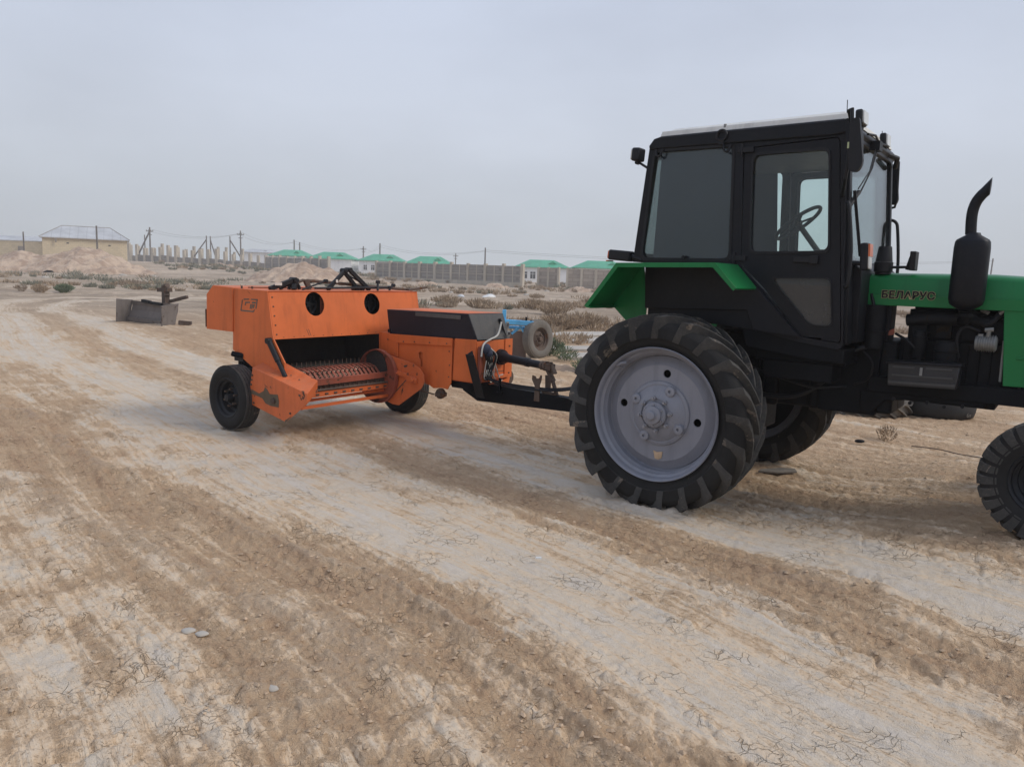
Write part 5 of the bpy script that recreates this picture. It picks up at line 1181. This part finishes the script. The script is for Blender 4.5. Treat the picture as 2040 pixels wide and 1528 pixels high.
lb1 = MB(); lb1.beam((.41, .10, .445), (.41, 1.28, .447), .012, .05).beam((.395, .10, .475), (.395, 1.28, .475), .03, .008); lb1.build('pickup_bar', M['orange_worn'], bl)
for k in range(9): MB().box(.416, .424, .22 + k * .12, .26 + k * .12, .437, .455).build('bar_clip', M['rust'], bl)
lb2 = MB(); lb2.beam((.40, .04, .325), (.42, 1.25, .335), .03, .03).beam((.36, .06, .385), (.36, 1.25, .39), .012, .03); lb2.build('lower_bar', M['orange_worn'], bl)
MB().tube([(.42, .13, .49), (.42, .16, .49)], .035, 16).tube([(.42, .12, .49), (.42, 1.24, .49)], .010, 8).build('roller', M['rust'], bl)
# far side plate of the pickup with round drum end
fpz = [(.26, .83), (.56, .775), (.80, .735), (.905, .690), (.965, .625), (.975, .545), (.93, .47), (.589, .240), (.491, .240), (.25, .300), (.10, .40), (.08, .75)]
FPo = MB(); FPo.prism(fpz, 1.25, 1.262); far_plate = FPo.build('pickup_side_plate', M['orange_worn'], bl, bevel=.003)
dr = MB(); dr.lathe([(.30, 0), (.31, -.01), (.31, -.055), (.298, -.055), (.295, -.012), (.0001, -.012)], (.28, 1.249, .545), 'y', 48); dr.build('drum_end', M['red_rust'], far_plate)
q = MB(); q.prism([(.56, .635), (.72, .620), (.725, .575), (.565, .588)], 1.225, 1.249).prism([(.73, .60), (.88, .575), (.88, .525), (.73, .545)], 1.215, 1.249).lathe([(.022, 0), (.022, -.03), (.0001, -.03)], (.83, 1.22, .555), 'y', 10).lathe([(.010, 0), (.010, -.02), (.0001, -.02)], (.59, 1.224, .61), 'y', 8)
q.build('bracket', M['orange_worn'], far_plate, bevel=.003)
q = MB(); q.prism([(.66, .70), (.72, .715), (.71, .69), (.67, .68)], 1.247, 1.2495).prism([(.715, .56), (.722, .555), (.50, .345), (.49, .35)], 1.246, 1.2495).prism([(.725, .625), (.735, .625), (.735, .56), (.725, .56)], 1.245, 1.2495); q.build('rust_marks', M['rust'], far_plate)
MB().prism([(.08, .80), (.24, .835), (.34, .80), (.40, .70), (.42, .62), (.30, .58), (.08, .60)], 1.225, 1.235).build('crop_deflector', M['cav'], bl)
# wheels
for (c, out, lab) in (((-.526, -.105, .345), -1, None), ((.03, 1.90, .345), 1, None)):
    wv = bpy.data.objects.new('wheel', None); link(wv); wv.parent = bl; wv.location = c
    small_tyre(wv, (0, 0, 0), .340, .225, .205, out, ('rubber', 'rim_dark'), 'rib', deep=.10)
MB().beam((-.526, 0, .345), (-.526, 1.2, .40), .08, .08).beam((-.526, .2, .36), (-.30, .3, .70), .08, .08).beam((.03, 1.3, .40), (.03, 1.8, .345), .07, .07).box(-.62, -.40, .04, .12, .35, .80).tube([(-.62, -.06, .80), (-.50, .0, .78)], .03, 8).build('axle', M['black_dull'], bl)
MB().box(-.66, -.50, -.01, .06, .72, .80).build('chock', M['hose'], bl)
# bale chamber
CY0, CY1 = 1.375, 1.985
ch = MB(); ch.box(.10, 1.575, CY0 + .03, CY1 - .02, .585, 1.03); ch.build('chamber', M['orange'], bl)
pl = MB(); pl.prism([[(.455, .985), (1.262, 1.015), (1.255, .560), (1.205, .480), (1.12, .488), (1.00, .470), (.93, .500), (.88, .505), (.84, .60), (.455, .75)], [(.765, .845), (.79, .86), (.825, .85), (.83, .70), (.80, .69), (.79, .77), (.77, .79)]], CY0, CY0 + .012)
pl.build('chamber_side', M['orange'], bl, bevel=.003)
rl = MB(); rl.prism([(.200, 1.024), (1.275, 1.046), (1.275, .962), (.45, .930), (.20, 1.0)], CY0 - .022, CY0 - .001); rl.prism([(.192, 1.012), (.452, .930), (.462, .768), (.186, .815)], CY0 - .016, CY0 - .002); rl.build('chamber_rail', M['orange'], bl, bevel=.003)
bt = MB()
for (x, z) in ((.30, .96), (.55, .955), (.72, .965), (.95, .975), (1.2, .985), (1.22, .90), (1.23, .75), (1.22, .62)): bt.lathe([(.008, 0), (.007, -.007), (.0001, -.007)], (x, CY0 - .0225 if z > .93 else CY0, z), 'y', 6)
bt.build('chamber_bolts', M['rust'], bl)
c2 = MB(); c2.prism([(1.285, 1.045), (1.578, 1.052), (1.578, .60), (1.270, .600)], CY0 + .008, CY0 + .03).box(1.576, 1.588, CY0 + .02, CY1 - .08, .60, 1.035); c2.build('front_sheet', M['orange'], bl, bevel=.003)
fl = MB(); fl.box(1.588, 1.596, CY1 - .105, CY1 + .03, .61, 1.04).box(1.589, 1.60, CY1 - .11, CY1 - .10, .60, 1.035).box(1.588, 1.62, CY0 + .10, CY1 - .05, .615, .65).box(1.59, 1.66, CY0 + .16, CY0 + .40, .56, .575); fl.prism([(1.90, .60), (2.0, .66), (1.95, .50), (1.80, .56)], 0, .01, 'x', lambda p: (1.59 + p[0], p[1] - .0, p[2])); fl.build('front_flange', M['orange'], bl, bevel=.002)
q = MB()
for z in (.66, .80, .96): q.lathe([(.010, .0), (.010, .008), (.0001, .008)], (1.598, CY1 - .03, z), 'x', 8)
q.box(1.589, 1.5905, CY0 + .02, CY1 - .1, .684, .690); q.build('front_bolts', M['rust'], bl)
MB().lathe([(.0001, -.03), (.08, -.03), (.08, .0), (.0001, .0)], (1.585, CY1 + .005, .60), 'x', 20).build('lower_disc', M['rust'], bl)
ld = MB(); ld.loft([(.300, CY0 + .0, 1.026), (1.585, CY0 + .02, 1.050), (1.57, 2.0, 1.036), (.30, 2.0, 1.026)], [(.268, CY0 - .015, 1.302), (1.474, CY0 - .002, 1.321), (1.474, 1.980, 1.316), (.268, 1.980, 1.302)])
lid = ld.build('top_cover', M['lid'], bl, bevel=.006)
MB().loft([(1.475, CY0 + .004, 1.316), (1.475, 1.972, 1.312), (1.571, 1.99, 1.040), (1.586, CY0 + .026, 1.052)], [(1.4785, CY0 + .008, 1.316), (1.4785, 1.968, 1.312), (1.5745, 1.986, 1.040), (1.5895, CY0 + .030, 1.052)]).build('cover_end', M['lid_end'], lid)
tpp = MB(); tpp.loft([(.272, CY0 + .0, 1.304), (1.46, CY0 + .01, 1.322), (1.46, 1.97, 1.318), (.272, 1.97, 1.304)], [(.275, CY0 + .005, 1.309), (1.45, CY0 + .02, 1.326), (1.45, 1.96, 1.322), (.275, 1.96, 1.309)]); tpp.build('cover_top', M['orange'], lid)
MB().box(.72, 1.38, CY0 - .0165, CY0 - .0125, 1.255, 1.300).build('faded_strip', M['lid_end'], lid)
MB().tube([(.31, CY0 - .02, 1.06), (.31, CY0 + .01, 1.06)], .022, 10).build('cover_hinge', M['hose'], lid)
rfl = MB()
for (z0, z1, ya, yb) in ((1.16, 1.23, 1.87, 1.92), (1.07, 1.13, 1.89, 1.95)):
    rfl.box(1.60, 1.612, ya, yb, z0, z1)
rf_ = rfl.build('tail_lamp', M['alu'], bl, bevel=.006); MB().box(1.612, 1.615, 1.885, 1.905, 1.175, 1.215).box(1.612, 1.615, 1.905, 1.935, 1.085, 1.115).build('lens', M['lid'], rf_)
MB().beam((1.56, 1.95, 1.02), (1.52, 1.86, 1.26), .03, .015).build('lamp_bracket', M['hose'], bl)
wc = MB(); wc.tube(smooth_path([(1.60, 1.79, 1.23), (1.61, 1.745, 1.14), (1.62, 1.69, 1.085), (1.63, 1.57, 1.055), (1.64, 1.46, 1.02), (1.65, 1.41, .97), (1.65, 1.395, .88)]), .010, 8); wc.build('white_cable', M['cloth'], bl)
for k in range(7):
    y = 1.46 + .028 * k; MB().tube(smooth_path([(1.64, 1.49 + .01 * k, .97), (1.66, y + .02, .88), (1.655, y + .015 * math.sin(k), .76), (1.66, y - .02, .66 + .02 * (k % 3)), (1.65, y + .03, .62)]), .0045, 6).build('wire', M['cloth'], bl)
MB().tube(smooth_path([(1.64, 1.53, .98), (1.67, 1.60, .90), (1.66, 1.62, .80), (1.66, 1.66, .72), (1.66, 1.70, .64), (1.655, 1.72, .655), (1.65, 1.78, .66)]), .006, 6).build('wire', M['cloth'], bl)
for k in range(5):
    MB().tube(smooth_path([(1.63, 1.46 + .015 * k, .99), (1.66, 1.45 + .03 * k, .90), (1.65, 1.50 + .02 * k, .78), (1.655, 1.47 + .025 * k, .62)]), .012, 8).build('hose', M['hose'], bl)
MB().tube(smooth_path([(1.62, 1.53, .97), (1.68, 1.60, .88), (1.66, 1.58, .75), (1.65, 1.50, .62)]), .014, 8).build('hose', M['hose'], bl)
MB().sphere((1.66, 1.47, .955), .055, 8, (.8, .9, 1.1)).sphere((1.665, 1.50, .91), .045, 8).build('cable_bundle', M['navy'], bl)
MB().box(1.60, 1.625, 1.40, 1.45, .60, .98).build('red_strut', M['red_rust'], bl)
ps = MB(); pa, pb = Vector((1.66, 1.19, .915)), Vector((1.66, 1.385, .445)); ps.beam(pa, pb, .008, .11, (1, 0, 0)); ps.beam(pa + Vector((-.05, .05, .01)), pb + Vector((-.05, .05, .01)), .11, .008, (1, 0, 0)); ps.build('parking_stand', M['hose'], bl)
# drawbar, pto shaft and stand
db = MB(); A = [(1.285, .585), (2.70, .545), (3.22, .525), (3.22, .405), (2.72, .412), (1.50, .375), (1.29, .470)]; db.prism(A, 1.53, 1.65); db.box(2.70, 2.80, 1.52, 1.66, .40, .435).box(3.1, 3.26, 1.55, 1.63, .50, .56); db.build('drawbar', M['black_dull'], bl, bevel=.006)
MB().box(1.20, 1.50, 1.45, 1.75, .50, .60).box(.60, 1.3, 1.45, 1.60, .52, .585).build('drawbar_root', M['black_dull'], bl)
MB().lathe([(.07, .43), (.07, .39), (.0001, .39)], (1.09, 1.40, 0), 'z', 6).lathe([(.055, -.02), (.06, 0), (.055, .03), (.0001, .03)], (1.09, 1.39, .42), 'y', 24).tube([(.78, 1.39, .42), (1.0, 1.39, .40)], .008, 6).build('idler_disc', M['rust'], bl)
pt = MB(); p0, p1 = Vector((1.60, 1.795, .848)), Vector((2.26, 1.64, .832)); pt.tube([p0, p0 + (p1 - p0) * .06, p0 + (p1 - p0) * .061, p0 + (p1 - p0) * .12, p0 + (p1 - p0) * .2, p0 + (p1 - p0) * .62, p0 + (p1 - p0) * .63, p0 + (p1 - p0) * .70, p0 + (p1 - p0) * .71, p1], [.088, .083, .070, .062, .044, .042, .048, .048, .040, .040], 20); pt.build('pto_shaft', M['hose'], bl)
yk = MB(); d_ = (p1 - p0).normalized()
for k, rr in ((0, .048), (.05, .052)): yk.tube([p1 + d_ * k, p1 + d_ * (k + .035)], rr, 16)
yk.beam(p1 + d_ * .07 + Vector((0, .035, 0)), p1 + d_ * .16 + Vector((0, .035, 0)), .02, .06).beam(p1 + d_ * .07 - Vector((0, .035, 0)), p1 + d_ * .16 - Vector((0, .035, 0)), .02, .06).tube([p1 + d_ * .13 + Vector((0, 0, -.05)), p1 + d_ * .13 + Vector((0, 0, .05))], .018, 10).beam(p1 + d_ * .12 + Vector((0, 0, .045)), p1 + d_ * .20 + Vector((0, 0, -.06)), .05, .02).beam(p1 + d_ * .10 + Vector((0, 0, -.04)), p1 + d_ * .18 + Vector((0, 0, -.14)), .05, .03)
yk.build('universal_joint', M['rust'], bl)
sd = MB(); sd.prism([(2.225, .735), (2.26, .728), (2.275, .705), (2.31, .71), (2.325, .745), (2.34, .74), (2.335, .69), (2.318, .64), (2.325, .47), (2.255, .47), (2.262, .62), (2.222, .69)], 1.52, 1.535).prism([(2.33, .74), (2.40, .74), (2.40, .53), (2.34, .53)], 1.60, 1.612).beam((2.41, 1.60, .73), (2.50, 1.58, .545), .03, .03).beam((2.33, 1.58, .56), (2.50, 1.58, .56), .05, .03); sd.build('shaft_stand', M['rust'], bl, bevel=.003)
MB().box(1.80, 1.825, 1.51, 1.529, .48, .66).box(1.77, 1.85, 1.51, 1.529, .485, .51).build('drawbar_bracket', M['black_dull'], bl)
# knotter levers and bar on top
ar = MB(); z0 = ZT + .005
ar.beam((-.30, .97, z0), (-.30, 1.235, 1.725), .035, .045).beam((-.30, 1.30, 1.735), (-.30, 1.62, z0), .035, .05).beam((-.34, 1.24, 1.72), (-.34, 1.48, z0), .035, .045).lathe([(.028, -.05), (.028, .05)], (-.32, 1.235, 1.725), 'x', 14).lathe([(.028, -.05), (.028, .05)], (-.32, 1.30, 1.735), 'x', 14)
ar.build('knotter_arms', M['hose'], bl, bevel=.006); ar = MB(); ar.beam((-.32, .20, z0 + .005), (-.32, .50, 1.60), .04, .05).beam((-.36, .36, z0 + .01), (-.36, .56, 1.60), .03, .04).lathe([(.03, -.05), (.03, .05)], (-.33, .52, 1.605), 'x', 14).beam((-.33, .52, 1.60), (-.30, .50, z0), .05, .04).beam((-.36, .58, 1.61), (-.36, .56, z0), .04, .04); ar.build('knotter_arms', M['hose'], bl, bevel=.006)
MB().box(-.278, -.276, .24, .33, 1.545, 1.575).box(-.276, -.274, 1.075, 1.105, 1.585, 1.62).build('arm_label', M['cloth'], bl)
br_ = MB(); br_.tube([(-.45, .80, 1.60), (-.36, 2.40, 1.505)], .018, 10).beam((-.32, 2.30, 1.50), (-.30, 2.62, 1.54), .05, .03).tube([(-.45, .66, 1.53), (-.45, .68, 1.58), (-.45, .74, 1.60), (-.45, .80, 1.60), (-.45, .80, 1.50)], .018, 8).beam((-.45, .78, 1.60), (-.45, .84, 1.50), .04, .05); br_.build('tension_rod', M['rust'], bl)
tw = MB(); tw.tube([(-.42, .60 + .07 * math.cos(R(a)), 1.50 + .07 * math.sin(R(a))) for a in range(0, 181, 15)], .02, 8).lathe([(.04, -.04), (.04, .04)], (-.30, 1.40, z0 + .02), 'x', 12).lathe([(.03, -.04), (.03, .04)], (-.30, 1.48, z0 + .02), 'x', 12); tw.build('twine_disc', M['engine'], bl)
for (a_, b_2, r_2) in (((-.28, .60, z0), (-.34, .98, 1.60), .010), ((-.25, .75, z0 + .02), (-.25, 1.9, z0 + .035), .012), ((-.40, 1.30, 1.70), (-.45, 1.75, 1.53), .009), ((-.20, 1.66, z0), (-.24, 1.70, 1.60), .014), ((-.42, .30, 1.52), (-.40, .62, 1.60), .010), ((-.30, 1.95, z0), (-.33, 2.05, 1.56), .012)):
    MB().tube([a_, b_2], r_2, 8).lathe([(.0001, -.02), (.022, -.02), (.022, .02), (.0001, .02)], b_2, 'x', 10).build('linkage_rod', M['hose'], bl)
for k_h, (oy_, oz_) in enumerate(((.0, .0), (.03, .015))):
    MB().tube(smooth_path([(1.66, 1.50 + oy_, .64), (1.78, 1.52 + oy_, .60 + oz_), (2.05, 1.53 + oy_, .585 + oz_), (2.45, 1.515 + oy_, .60 + oz_), (2.75, 1.50 + oy_, .66 + oz_), (3.05, 1.55 + oy_, .80)]), .011, 8).build('drawbar_hose', M['hose'], bl)
MB().tube([(-.55, .10, z0 + .012), (-.55, 2.1, z0 + .012)], .006, 6).tube([(-.48, .1, z0), (-.48, .1, z0 + .025)], .012, 6).tube([(-.55, .02, z0), (-.55, .02, z0 + .03)], .012, 6).build('top_rod', M['rust'], bl)

# ================================================================== things lying around
# dozer blade
t = thing('dozer_blade', 'rusty grey dozer blade lying on the ground left of the baler', 'blade', (-10.40, 21.9, gz(-10.4, 21.9)), R(-34)); t.scale = (1.16, 1, .96)
cv = [(0.0, .0), (.05, .18), (.13, .36), (.16, .50), (.13, .64)]
b_ = MB()
for (a, b) in zip(cv[:-1], cv[1:]): b_.add([(-.98, a[0], a[1]), (.98, a[0], a[1]), (.98, b[0], b[1]), (-.98, b[0], b[1]), (-.98, a[0] + .02, a[1]), (.98, a[0] + .02, a[1]), (.98, b[0] + .02, b[1]), (-.98, b[0] + .02, b[1])], [(0, 1, 2, 3), (4, 7, 6, 5), (0, 4, 5, 1), (3, 2, 6, 7)])
b_.build('mouldboard', M['grey_steel'], t, sharp=50)
MB().prism([(-.34, 0), (.05, 0), (.18, .66), (-.30, .70)], -1.01, -.98, 'x').build('end_plate', M['grey_steel'], t, bevel=.006); MB().prism([(-.34, -.02), (.05, 0), (.18, .66), (-.34, .60)], .98, 1.01, 'x').build('end_plate', M['grey_steel'], t, bevel=.006)
MB().beam((-.98, -.02, .10), (.98, -.02, .06), .02, .10).build('cutting_edge', M['grey_steel'], t)
MB().beam((-.45, .12, .66), (-.12, .12, .63), .10, .09).beam((-.08, .12, .62), (.40, .12, .60), .10, .08).build('clamp', M['black_dull'], t, bevel=.005)
MB().box(.05, .20, .35, .50, .0, 1.05).beam((-.18, .45, 1.0), (.32, .42, 1.02), .16, .12).beam((.0, .5, .82), (.22, .40, .95), .14, .2).beam((.15, .5, .66), (.80, .60, .84), .09, .09).tube([(.05, .42, 1.08), (.22, .42, 1.15)], .08, 8).build('mount', M['rust'], t, bevel=.01)
MB().beam((1.03, .15, .12), (1.28, .35, .10), .12, .12).beam((1.1, .1, .06), (1.2, .4, .12), .08, .08).build('hitch_fragment', M['rust'], t, bevel=.008)
# blue implement
t = thing('blue_implement', 'light blue implement frame with one old upright wheel behind the baler', 'implement', (.25, 16.1, gz(.25, 16.1)), 0)
MB().beam((-.75, -.1, .76), (.18, -.1, .73), .14, .10).beam((-.45, .2, .62), (.20, .1, .62), .08, .06).build('frame_beam', M['blue'], t, bevel=.01)
MB().beam((-.46, -.1, .70), (-.46, -.1, 1.0), .08, .08).build('frame_post', M['blue'], t, bevel=.008)
MB().beam((-.30, -.05, .50), (-.10, -.02, .66), .05, .05).beam((-.12, -.05, .66), (.0, -.1, .50), .05, .04).build('brace', M['blue'], t)
MB().box(-.02, .02, -.14, -.02, .62, .86).box(.08, .12, -.12, -.04, .56, .80).build('clamp', M['black_dull'], t)
MB().box(-.8, .02, -.06, -.02, .0, .56).build('board', M['wood'], t, bevel=.006)
w_ = bpy.data.objects.new('wheel', None); link(w_); w_.parent = t; w_.location = (.26, -.02, .41); w_.rotation_euler = (R(-4), 0, R(48))
small_tyre(w_, (0, 0, 0), .40, .21, .235, -1, ('rubber_grey', 'rust'), 'rib', deep=.07)
# pale slabs
for k, (x, y, l, w, a, lb) in enumerate([(1.9, 23.4, 2.4, .9, 4, 'pale concrete slab farthest back of those behind the big tyre'), (1.7, 20.6, 2.3, .8, -3, 'pale concrete slab second from the back behind the big tyre'),
                                (1.75, 18.2, 2.0, .55, -9, 'pale narrow concrete slab in the weeds behind the hitch'), (1.55, 16.3, 1.2, .6, 6, 'pale concrete slab nearest the soil heap'),
                                (4.3, 21.5, 2.5, .9, -2, 'pale concrete slab half hidden by the rear wheel')]):
    s_ = MB(); pts = [(-l / 2, -w / 2), (-l * .1, -w / 2 - .05), (l / 2, -w / 2 + .06), (l / 2 - .08, w / 2), (.1, w / 2 + .04), (-l / 2 + .1, w / 2 - .05)]; s_.prism(pts, -.08, .07 + .01 * k, 'z')
    o = s_.build('concrete_slab', M['slab'], None, bevel=.015); o.location = (x, y, gz(x, y)); o.rotation_euler = (R(2), R(-2), R(a)); tag(o, lb, 'slab', 'pale slabs lying in the scrub')
# old tyres lying behind the tractor
t = thing('old_tractor_tyre', 'old lugged tractor tyre lying flat behind the tractor', 'tyre', (5.02, 10.95, gz(5.02, 10.95)), R(20))
tb_, lb_2 = MB(), MB(); tractor_tyre(tb_, lb_2, (0, 0, 0), .70, .34, .42, 18)
def lay(mb): mb.v = [(v[0], v[2], v[1] + .155) for v in mb.v]; return mb
lay(tb_).build('tyre', M['rubber_grey'], t, sharp=50); lay(lb_2).build('lugs', M['rubber_grey'], t, bevel=.006)
t = thing('old_tyre', 'black car tyre lying behind the tractor under the engine', 'tyre', (6.0, 10.75, gz(6.0, 10.75)), 0)
tt_ = MB(); hh = .16; tt_.lathe([(.25, -hh * .7), (.30, -hh * .95), (.40, -hh), (.48, -hh * .85), (.50, -hh * .4), (.505, 0), (.50, hh * .4), (.48, hh * .85), (.40, hh), (.30, hh * .95), (.25, hh * .7)], (0, 0, .155), 'z', 60, cap=False); tt_.build('tyre', paint('black_tyre', (.012, .013, .014), .7, .12), t, sharp=60)
cm, _ = text_part('6x', .08, (.17, -.480, .05), (R(90), 0, R(20)), M['rubber_grey'], t, 'chalk_mark', 0, .002)
# scraps
q = MB(); q.prism([(-.17, -.05), (.02, -.085), (.19, -.05), (.20, .03), (.08, .07), (-.12, .03)], 0, .016, 'z', lambda p: (p[0], p[1], p[2] + .03 * max(0, p[0] + .05) ** .5 * (1 if p[1] > 0 else .5)))
o = q.build('rubber_scrap', M['rubber_grey'], None, bevel=.003); o.location = (2.48, 7.0, gz(2.48, 7.0) + .012); tag(o, 'flat grey scrap of rubber lying behind the rear wheel', 'scrap')
q = MB().sphere((0, 0, .02), .045, 6, (1.3, .7, .45)); o = q.build('dark_lump', M['black_dull']); o.location = (3.93, 8.48, gz(3.93, 8.48) + .01); tag(o, 'small black lump on the dirt under the tractor', 'lump')
q = MB().tube(smooth_path([(4.45, 8.35, 0), (4.62, 8.15, .015), (4.75, 7.95, .005), (4.86, 7.75, .01)]), .006, 6); q.v = [(x, y, z + gz(x, y) + .02) for x, y, z in q.v]; o = q.build('wire_piece', M['rust']); tag(o, 'thin rusty wire on the dirt beside the front wheel', 'wire')
q = MB().prism([(-.02, -.01), (.02, -.008), (.015, .012), (-.015, .01)], 0, .008, 'z'); o = q.build('white_chip', M['bag']); o.location = (.204, 4.60, .0); tag(o, 'small white chip on the pale track', 'chip')
def bag(label, x, y, s, sc=(1, .6, .5), group='white plastic litter', seed=1):
    m = MB().sphere((0, 0, 0), s, 10, sc); rs = random.Random(seed); m.v = [(v[0] * (1.1 + .35 * math.sin(v[1] * 30 / (s * 10) + seed)), v[1], .6 * max(0, v[2] + s * .25) * (1 + .35 * math.sin(v[0] * 2.6 / s + seed) * math.cos(v[1] * 3.1 / s))) for v in m.v]
    o = m.build('plastic_bag', M['bag'], None, sharp=25); o.location = (x, y, gz(x, y)); o.rotation_euler = (0, 0, seed); tag(o, label, 'plastic bag', group)
bag('long crumpled white plastic bag in the middle of the field', -1.9, 57.5, .5, (1.2, .6, .5), seed=1)
bag('white plastic bag just left of the long crumpled one', -4.0, 57, .34, (1.3, .6, .5), seed=2)
bag('small white bag above the blue implement', -1.4, 42, .26, (1, .7, .6), seed=3)
bag('round white bag just left of the fender', 3.45, 31.2, .27, (1, .8, .8), seed=4)
for k, (px_, py_) in enumerate([(130, 549), (155, 551), (245, 548), (283, 545), (330, 536), (345, 543), (395, 541), (90, 553), (545, 556), (1050, 585), (1090, 580), (900, 582), (420, 548), (460, 543), (305, 552)]):
    Mr = cam.matrix_world.to_3x3(); d = Mr @ Vector(((px_ - 1020) / 1530.1, (764 - py_) / 1530.1, -1.0)); kk = -(CAM_H - .1) / d.z; X, Y = d.x * kk, d.y * kk
    s_ = .22 + .12 * random.random(); m = MB().sphere((0, 0, .03), s_, 5, (1.3, .8, .55)); m.v = [(v[0] * (1 + .2 * math.sin(9 * v[1] + k)), v[1], v[2]) for v in m.v]
    o = m.build('pale_rubble', M['stone'], None, smooth=False); o.location = (X, Y, gz(X, Y)); tag(o, 'pale lump of rubble among the far weeds', 'rubble', 'pale rubble lumps scattered in the weeds')
# large pale mud flakes nearer the camera
for k, (px_, py_, s_) in enumerate([(375, 1258, .032), (402, 1264, .028), (560, 1232, .022), (575, 1228, .024), (884, 1222, .012), (240, 1322, .022), (545, 1372, .03), (620, 1372, .03)]):
    Mr = cam.matrix_world.to_3x3(); d = Mr @ Vector(((px_ - 1020) / 1530.1, (764 - py_) / 1530.1, -1.0)); kk = -CAM_H / d.z; X, Y = d.x * kk, d.y * kk
    m = MB().sphere((0, 0, 0), s_, 7, (1.1, .85, .35)); m.v = [(v[0] * (1 + .15 * math.sin(90 * v[1] + k)), v[1] * (1 + .15 * math.cos(80 * v[0])), v[2]) for v in m.v]
    o = m.build('mud_flake', M['stone'], None, sharp=60); o.location = (X, Y, .004); tag(o, 'pale rounded flake of dried mud in the foreground', 'mud flake', 'pale mud flakes in the foreground')

# ================================================================== haze
hz = MB().box(-230, 250, -12, 262, -3, 13).build('haze', bpy.data.materials.new('haze_air'), None, smooth=False)
hm_ = hz.data.materials[0]; hm_.use_nodes = True; nt = hm_.node_tree; nt.nodes.clear(); oo = nt.nodes.new('ShaderNodeOutputMaterial'); pv = nt.nodes.new('ShaderNodeVolumePrincipled')
pv.inputs['Color'].default_value = (.985, .99, 1.0, 1); pv.inputs['Density'].default_value = .0011; pv.inputs['Anisotropy'].default_value = 0.0; nt.links.new(pv.outputs[0], oo.inputs['Volume'])
hz['kind'] = 'stuff'; hz['label'] = 'pale dusty haze in the air over the waste ground'; hz['category'] = 'haze'
